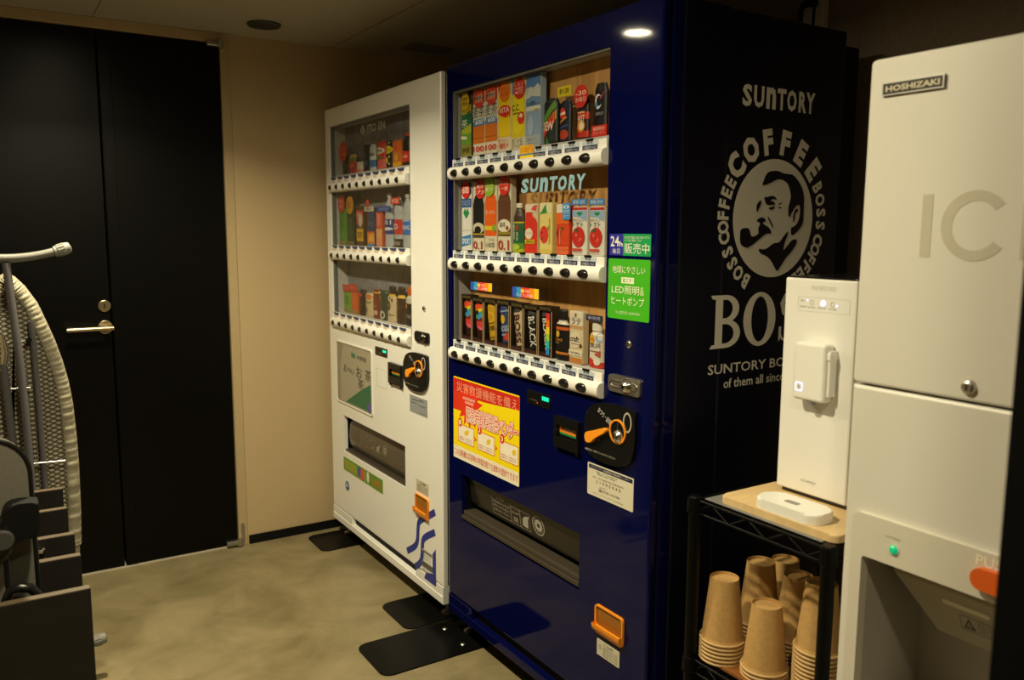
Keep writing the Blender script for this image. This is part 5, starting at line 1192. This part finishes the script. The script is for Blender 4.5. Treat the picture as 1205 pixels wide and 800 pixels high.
# lamp, button, lettering, badge, lock
g = MB(); c_ = pi_(1055.6, 645.5); c2_ = (c_[0], c_[1]); fz = FRONT(IX-.008)
g.lathe([(0, .0055), (.004, .005), (.0065, .0028), (.0072, 0)], fz.p(*c_), LED_GL, 20, (-1, 0, 0)); g.ring(ell(*c_, .0092, .0092, 24), ell(*c_, .0072, .0072, 24), fz, 0, .0008, mat('lamp_ring', (.6, .56, .46), .4)); g.build('power_lamp', im)['label'] = 'green lit lamp'
c_ = pi_(1055, 632); g = MB(); g.text('POWER', (c_[0]-.012, c_[1]-.002, c_[0]+.012, c_[1]+.002), fz, .0004, 'b0a890'); g.build('lamp_caption', im)
(a0, b1), (a1, b0) = pi_(1149.5, 670.5), pi_(1180, 696); wbt = .070
g = MB(); g.prism(rr(a0, (b0+b1)/2-.0155+.004, a0+wbt, (b0+b1)/2+.0155+.004, .0150, 12), fz, 0, .010, mat('orange_button', (.72, .12, .015), .35), .002); g.build('push_button', im)['label'] = 'orange push button'
c_ = pi_(1152, 663); g = MB(); g.text('PUSH', (c_[0], c_[1]+.001, c_[0]+.05, c_[1]+.0165), fz, .0004, 'f4ecd6', .01); g.build('button_caption', im)
g = MB(); GL_ = mat('ice_letter_grey', (.50, .46, .37), .45)
(a0, b1) = pi_(1086.8, 229); b0 = pi_(1081, 302.4)[1]; a1 = pi_(1099, 229)[0]
g.flat(R4(a0, b0, a1, b1), fi, .0005, GL_)
ca, cb = pi_(1109, 265), pi_(1187, 266); c_ = ((ca[0]+cb[0])/2+.001, (b0+b1)/2); rx_ = (cb[0]-ca[0])/2+.003; rz_ = (b1-b0)/2*1.08; n = 40
ou, inn = [], []
for k in range(n+1):
    A_ = math.radians(38+284*k/n); ou.append((c_[0]+rx_*math.cos(A_), c_[1]+rz_*math.sin(A_))); inn.append((c_[0]+rx_*.68*math.cos(A_*1.0), c_[1]+rz_*.70*math.sin(A_)))
g.add([fi.p(a, b, .0005) for a, b in ou+inn], [(i, i+1, n+2+i, n+1+i) for i in range(n)], GL_)
e0 = pi_(1203, 265)[0]; sw = a1-a0; ew = .052
g.flat(R4(e0, b0, e0+sw, b1), fi, .0005, GL_)
for q in (b0, (b0+b1)/2-sw*.45, b1-sw*.9): g.flat(R4(e0+sw, q, e0+ew, q+sw*.9), fi, .0005, GL_)
g.build('ice_lettering', im)['label'] = 'large grey ICE letters'
(a0, b1), (a1, b0) = pi_(1040.5, 98.5), pi_(1112.5, 103)
g = MB(); g.prism(R4(a0, b0, a1, b1), fi, 0, .004, mat('badge_dark', (.10, .095, .085), .25, .6), .001)
g.ring(R4(a0, b0, a1, b1), R4(a0+.0015, b0+.0015, a1-.0015, b1-.0015), fi, .003, .0046, STEEL)
g.text('HOSHIZAKI', (a0+.006, b0+.005, a1-.006, b1-.005), fi, .0046, 'c8bfa4', .03); g.build('badge', im)
c_ = pi_(1140.4, 455.5); g = MB(); g.lathe([(0, .007), (.006, .007), (.009, .005), (.011, 0)], fi.p(*c_), STEEL, 24, (-1, 0, 0)); g.prism(R4(c_[0]-.001, c_[1]-.004, c_[0]+.001, c_[1]+.004), fi, .007, .0074, BLKM); g.build('panel_lock', im)
for x in (IX+.08, .40):
    for y in (IY0+.04, IY1-.04):
        MB().lathe([(0, 0), (.02, 0), (.02, .01), (.012, .02), (.012, .1), (0, .1)], (x, y, 0), STEEL, 14).build('levelling_foot', im)

# ================================================================== ironing board, upright in front of the door
IBY = 2.68; CXI = -1.195
ib = thing('ironing_board', (CXI, IBY, 0), 'folded ironing board standing upright with silver ruffled cover', 'ironing board')
fb = SIDE(IBY)
RUF = noise_mat('cover_silver', '857f6c', '9a947f', .55, 26, 4, .3)
def mesh_mat():
    m = bpy.data.materials.new('perforated_steel'); m.use_nodes = True; nt = m.node_tree; b = nt.nodes['Principled BSDF']
    tc = nt.nodes.new('ShaderNodeTexCoord'); w1 = nt.nodes.new('ShaderNodeTexWave'); w2 = nt.nodes.new('ShaderNodeTexWave'); mp1 = nt.nodes.new('ShaderNodeMapping'); mp2 = nt.nodes.new('ShaderNodeMapping')
    mp1.inputs['Rotation'].default_value = (0, math.radians(28), 0); mp2.inputs['Rotation'].default_value = (0, math.radians(-28), 0)
    for mp, w in ((mp1, w1), (mp2, w2)):
        nt.links.new(tc.outputs['Object'], mp.inputs['Vector']); nt.links.new(mp.outputs['Vector'], w.inputs['Vector']); w.bands_direction = 'Z'; w.inputs['Scale'].default_value = 26
    mx = nt.nodes.new('ShaderNodeMath'); mx.operation = 'MAXIMUM'; nt.links.new(w1.outputs['Fac'], mx.inputs[0]); nt.links.new(w2.outputs['Fac'], mx.inputs[1])
    cr = nt.nodes.new('ShaderNodeValToRGB'); cr.color_ramp.elements[0].position = .62; cr.color_ramp.elements[1].position = .8
    cr.color_ramp.elements[0].color = (*hexc('9c9581'), 1); cr.color_ramp.elements[1].color = (*hexc('3c3930'), 1)
    nt.links.new(mx.outputs[0], cr.inputs['Fac']); nt.links.new(cr.outputs['Color'], b.inputs['Base Color']); b.inputs['Roughness'].default_value = .5
    return m
half = [(10, 322), (18, 326), (30, 337), (45, 357), (56, 380), (66, 402), (75, 426), (82, 450), (87, 475), (91, 510), (94, 545), (96.5, 600), (97, 640)]
R_h = [ps(x, y, IBY) for x, y in half]
R_h += [(R_h[-1][0]-.004, .42), (R_h[-1][0]-.012, .22), (R_h[-1][0]-.04, .06), (R_h[-1][0]-.07, .022)]
off = [(x-CXI, z) for x, z in R_h]
def dens(P, k=4):
    out = []
    for a, b in zip(P, P[1:]): out += [(a[0]+(b[0]-a[0])*i/k, a[1]+(b[1]-a[1])*i/k) for i in range(k)]
    return out+[P[-1]]
off = dens(off, 14)
loop = [(CXI+a, z) for a, z in off]+[(CXI-a, z) for a, z in reversed(off)]
def inset(P, d):
    out = []; n = len(P); cxx, czz = CXI, .62
    for i, p in enumerate(P):
        a, b = P[i-1], P[(i+1) % n]; dx, dz = b[0]-a[0], b[1]-a[1]; l = math.hypot(dx, dz) or 1; nx, nz = dz/l, -dx/l
        if (p[0]+nx*.001-cxx)**2/.02+(p[1]+nz*.001-czz)**2/.36 > (p[0]-cxx)**2/.02+(p[1]-czz)**2/.36: nx, nz = -nx, -nz
        out.append((p[0]+nx*d, p[1]+nz*d))
    return out
def pleat(i): return .0020*math.sin(i*1.9)+.0012*math.sin(i*1.13+.6)
rows = [(0.0, .030), (.001, .012), (.006, .000), (.018, -.006), (.030, -.008), (.036, -.002)]
n = len(loop); vs = []
for j, (ins, dd) in enumerate(rows):
    L2 = inset(loop, ins)
    for i in range(n):
        k = pleat(i)*(1 if 1 < j < 5 else .3); x, z = L2[i]; vs.append(fb.p(x, z, -dd+k))
g = MB(); g.add(vs, [(j*n+i, j*n+(i+1) % n, (j+1)*n+(i+1) % n, (j+1)*n+i) for j in range(len(rows)-1) for i in range(n)], RUF, True)
g.flat(loop, fb, -.030, RUF); g.build('cover', ib)
g = MB(); q = inset(loop, .034); g.flat(q, fb, -.002, mesh_mat()); g.build('mesh_top', ib)
TUB = mat('tube_grey', (.085, .083, .09), .4); TUBL = mat('tube_light', (.13, .127, .115), .4)
def pb_(px, py, d): 
    p = on(px, py, 1, IBY-d); return p
CAPM = mat('rubber_grey', (.17, .167, .145), .6)
def tbar(name, zc, x0, x1, d, sag):
    g = MB(); P = []
    for i in range(17):
        t = -1+2*i/16; x = CXI+(x1-CXI)*t; P.append((x, IBY-d-.0, zc+sag*t*t*(1 if t > 0 else 1)))
    g.tube(P, .0115, TUBL, 14); o = g.build(name, ib)
    for s in (0, -1):
        e = Vector(P[s]); dr = (e-Vector(P[1 if s == 0 else -2])).normalized(); c = MB()
        c.lathe([(.0118, -.026), (.0150, -.024), (.0150, -.018), (.0165, -.016), (.0172, .004), (.0145, .016), (.0, .020)], e, CAPM, 18, dr)
        for k in range(14):
            A_ = 2*PI*k/14; ax = dr.orthogonal().normalized(); bx = dr.cross(ax); r = ax*math.cos(A_)+bx*math.sin(A_)
            c.tube([e+r*.0168-dr*.014, e+r*.0172+dr*.002], .0012, CAPM, 6)
        c.build('end_cap', o)
ce = pb_(75, 293, .05)
tbar('foot_bar', ce.z-.024, 0, ce.x, .05, .024)
cf = pb_(118, 752, .05); tbar('foot_bar', cf.z-.012, 0, cf.x, .05, .012)
def leg(pts, r, nm, d=.045, m=TUB):
    g = MB(); g.tube([pb_(x, y, d) for x, y in pts], r, m, 12); return g.build(nm, ib)
l1 = leg([(7, 309), (14, 360), (24, 430), (31, 500), (38, 580), (47, 690)], .0105, 'leg', .05)
leg([(4, 428), (9, 470), (17, 540), (27, 640), (36, 730)], .0105, 'leg', .035)
leg([(36, 378), (40, 410), (45, 470), (50, 530), (55, 590), (61, 690)], .008, 'support_rail', .012)
g = MB(); a_, b_2 = pb_(3, 395, .035), pb_(4, 436, .035); g.tube([a_, (a_+b_2)/2+Vector((.006, 0, 0)), b_2], [.006, .011, .0095], CHROME, 12); g.build('leg_ferrule', ib)
for pts in (((8, 403), (32, 401)), ((10, 458), (36, 456)), ((34, 546), (77, 542))):
    g = MB(); g.tube([pb_(*pts[0], .02), pb_(*pts[1], .02)], .0028, STEEL, 8); g.build('cross_wire', ib)
g = MB(); a_ = pb_(33, 532, .03); g.lathe([(0, .006), (.006, .004), (.007, 0)], a_, STEEL, 14, (0, -1, 0)); g.tube([pb_(31, 403, .02), pb_(36, 398, .02)], .006, BLK, 8); g.build('catch', ib)

# ================================================================== nested flip-top tables and a chair between them
TW = wood('table_walnut', '0b0806', '130d0a', .55, 4, (1, 1, 9))
TE = mat('table_edge', (.10, .072, .042), .5)
TH = .68
CLS = mat('caster_grey', (.05, .05, .05), .5)
TLAB = ['nearest of the nested dark walnut table tops standing on edge', 'second nearest of the nested dark walnut table tops', 'third of the nested dark walnut table tops, with a metal clip', 'fourth of the nested dark walnut table tops from the front', 'farthest nested dark walnut table top, just before the ironing board']
for i, (y, xr) in enumerate(((1.633, -1.123), (1.815, -1.122), (1.955, -1.121), (2.15, -1.119), (2.325, -1.115))):
    x0 = xr-1.2
    t = thing('folding_table', (x0+.6, y, 0), TLAB[i], 'table', 'nested flip-top tables')
    g = MB(); g.box((x0, y, .23), (xr, y+.018, TH), TW, .0008)
    g.box((x0+.0006, y+.0004, TH-.0006), (xr-.0006, y+.0176, TH+.0012), TE); g.box((xr-.0006, y+.0004, .231), (xr+.0004, y+.0176, TH), TW)
    tt = g.build('table_top', t)
    if i == 2:
        g = MB(); c_ = ps(44.5, 648, y); g.tube([(c_[0]-.01, y-.004, c_[1]+.004), (c_[0]-.004, y-.010, c_[1]+.002), (c_[0]+.006, y-.008, c_[1]-.002), (c_[0]+.011, y-.001, c_[1]+.002)], .004, CHROME, 10); g.build('metal_clip', tt)
    for xl in (x0+.10, xr-.32):
        g = MB(); g.tube([(xl, y+.036, .07), (xl, y+.036, .43)], .016, BLK, 12); g.box((xl-.02, y+.0185, .38), (xl+.02, y+.054, .44), BLK, .003); g.build('leg', t)
        g = MB(); g.box((xl-.02, y-.02, .055), (xl+.02, y+.075, .08), BLK, .004); fo = g.build('foot', t)
        for yy in (y+.006, y+.05):
            MB().lathe([(0, -.011), (.024, -.011), (.026, -.007), (.026, .007), (.024, .011), (0, .011)], (xl, yy, .0265), CLS, 18, (1, 0, 0)).build('caster', fo)
GRF = noise_mat('grey_fabric', '5a564c', '68645a', .85, 300, 3, .2)
CY = 1.735
ch = thing('nesting_chair', (-1.42, CY, 0), 'grey upholstered chair with black edging, its seat folded up between the tables', 'chair')
fc = SIDE(CY)
(xr, zt) = ps(38.5, 600, CY)[0], ps(20, 513, CY)[1]
g = MB(); P = rr(xr-.44, .50, xr, zt, .07, 8); g.prism(P, fc, -.03, .004, GRF, .006); bk = g.build('backrest', ch)
g = MB(); PP = [fc.p(a, b, .002) for a, b in P]; g.tube(PP+[PP[0]], .0045, BLK, 8, False); g.build('edge_piping', bk)
fs2 = SIDE(CY-.045); xs = ps(8.5, 680, CY-.045)[0]; zs2 = ps(5, 652, CY-.045)[1]
g = MB(); P = rr(xs-.42, .47, xs, zs2, .012, 6); g.prism(P, fs2, -.02, .004, GRF, .006); st = g.build('seat', ch)
g = MB(); PP = [fs2.p(a, b, .002) for a, b in P]; g.tube(PP+[PP[0]], .005, BLK, 8, False); g.build('edge_piping', st)
# arm: broad black pad and curved bracket
fa = SIDE(CY-.058)
def pa(x, y): return ps(x, y, CY-.058)
g = MB(); g.prism(smooth([pa(2, 606), pa(6, 597), (pa(16, 591)), pa(44, 589), pa(46, 592), pa(46, 626), pa(42, 631), pa(18, 634), pa(13, 640), pa(10, 650), pa(4, 646), pa(0, 625)], 1), fa, -.028, .012, BLKM, .004)
am = g.build('arm_pad', ch)
g = MB(); g.tube([fa.p(*pa(-4, 612), .0), fa.p(*pa(6, 618), .004), fa.p(*pa(10, 632), .004), fa.p(*pa(7, 648), .004), fa.p(*pa(-3, 660), .0)], .009, BLK, 12); g.disc(pa(3, 633), .018, fa, .012, .02, mat('hub_grey', (.05, .049, .047), .4), 20, .003); g.build('arm_bracket', am)
g = MB(); yq = CY-.06
P = [on(x, y, 1, yq) for x, y in ((8, 705), (12, 695), (24, 691), (36, 692), (44, 699))]
g.tube([(P[0].x, yq, .30)]+P+[(P[-1].x+.004, yq, .30)], .009, BLK, 12); g.build('frame_hoop', ch)
for xl in (xr-.40, xr-.03):
    g = MB(); g.tube([(xl, CY+.012, .6), (xl, CY+.012, .05)], .011, BLK, 12); l_ = g.build('leg', ch)
    MB().lathe([(0, -.01), (.023, -.01), (.025, -.006), (.025, .006), (.023, .01), (0, .01)], (xl, CY+.012, .0255), CLS, 16, (1, 0, 0)).build('caster', l_)

# black hose looped over the conduit behind the navy machine
yy = (on(950, 15, 0, .76)).y; zz = on(950, 25, 0, .76).z
g = MB()
pts = [on(x, y, 0, .755) for x, y in ((940.5, 60), (941, 30), (942, 14), (946, 6), (952, 3), (960, 3.5), (958, 10), (957, 28), (956, 60))]
lo_ = Vector((.755, pts[0].y, .006)); hi_ = Vector((.755, pts[-1].y, .006))
g.tube([lo_]+pts[:6], [.006, .006, .006, .007, .010, .013, .010], BLKM, 10); g.tube(pts[5:]+[hi_], .004, BLKM, 8)
tag(g.build('power_cable'), 'black cable bent over behind the top of the navy machine', 'cable')

# ------------------------------------------------------------------ world, view
w = bpy.data.worlds.new('world'); S.world = w; w.use_nodes = True
w.node_tree.nodes['Background'].inputs[0].default_value = (1, .85, .6, 1); w.node_tree.nodes['Background'].inputs[1].default_value = .0
S.view_settings.view_transform = 'Standard'; S.view_settings.look = 'None'; S.view_settings.gamma = 1; S.view_settings.use_curve_mapping = False
S.view_settings.exposure = -.1
S.cycles.max_bounces = 8; S.cycles.diffuse_bounces = 4; S.cycles.glossy_bounces = 4; S.cycles.transparent_max_bounces = 12
S.cycles.sample_clamp_indirect = 4
S.cycles.use_denoising = True
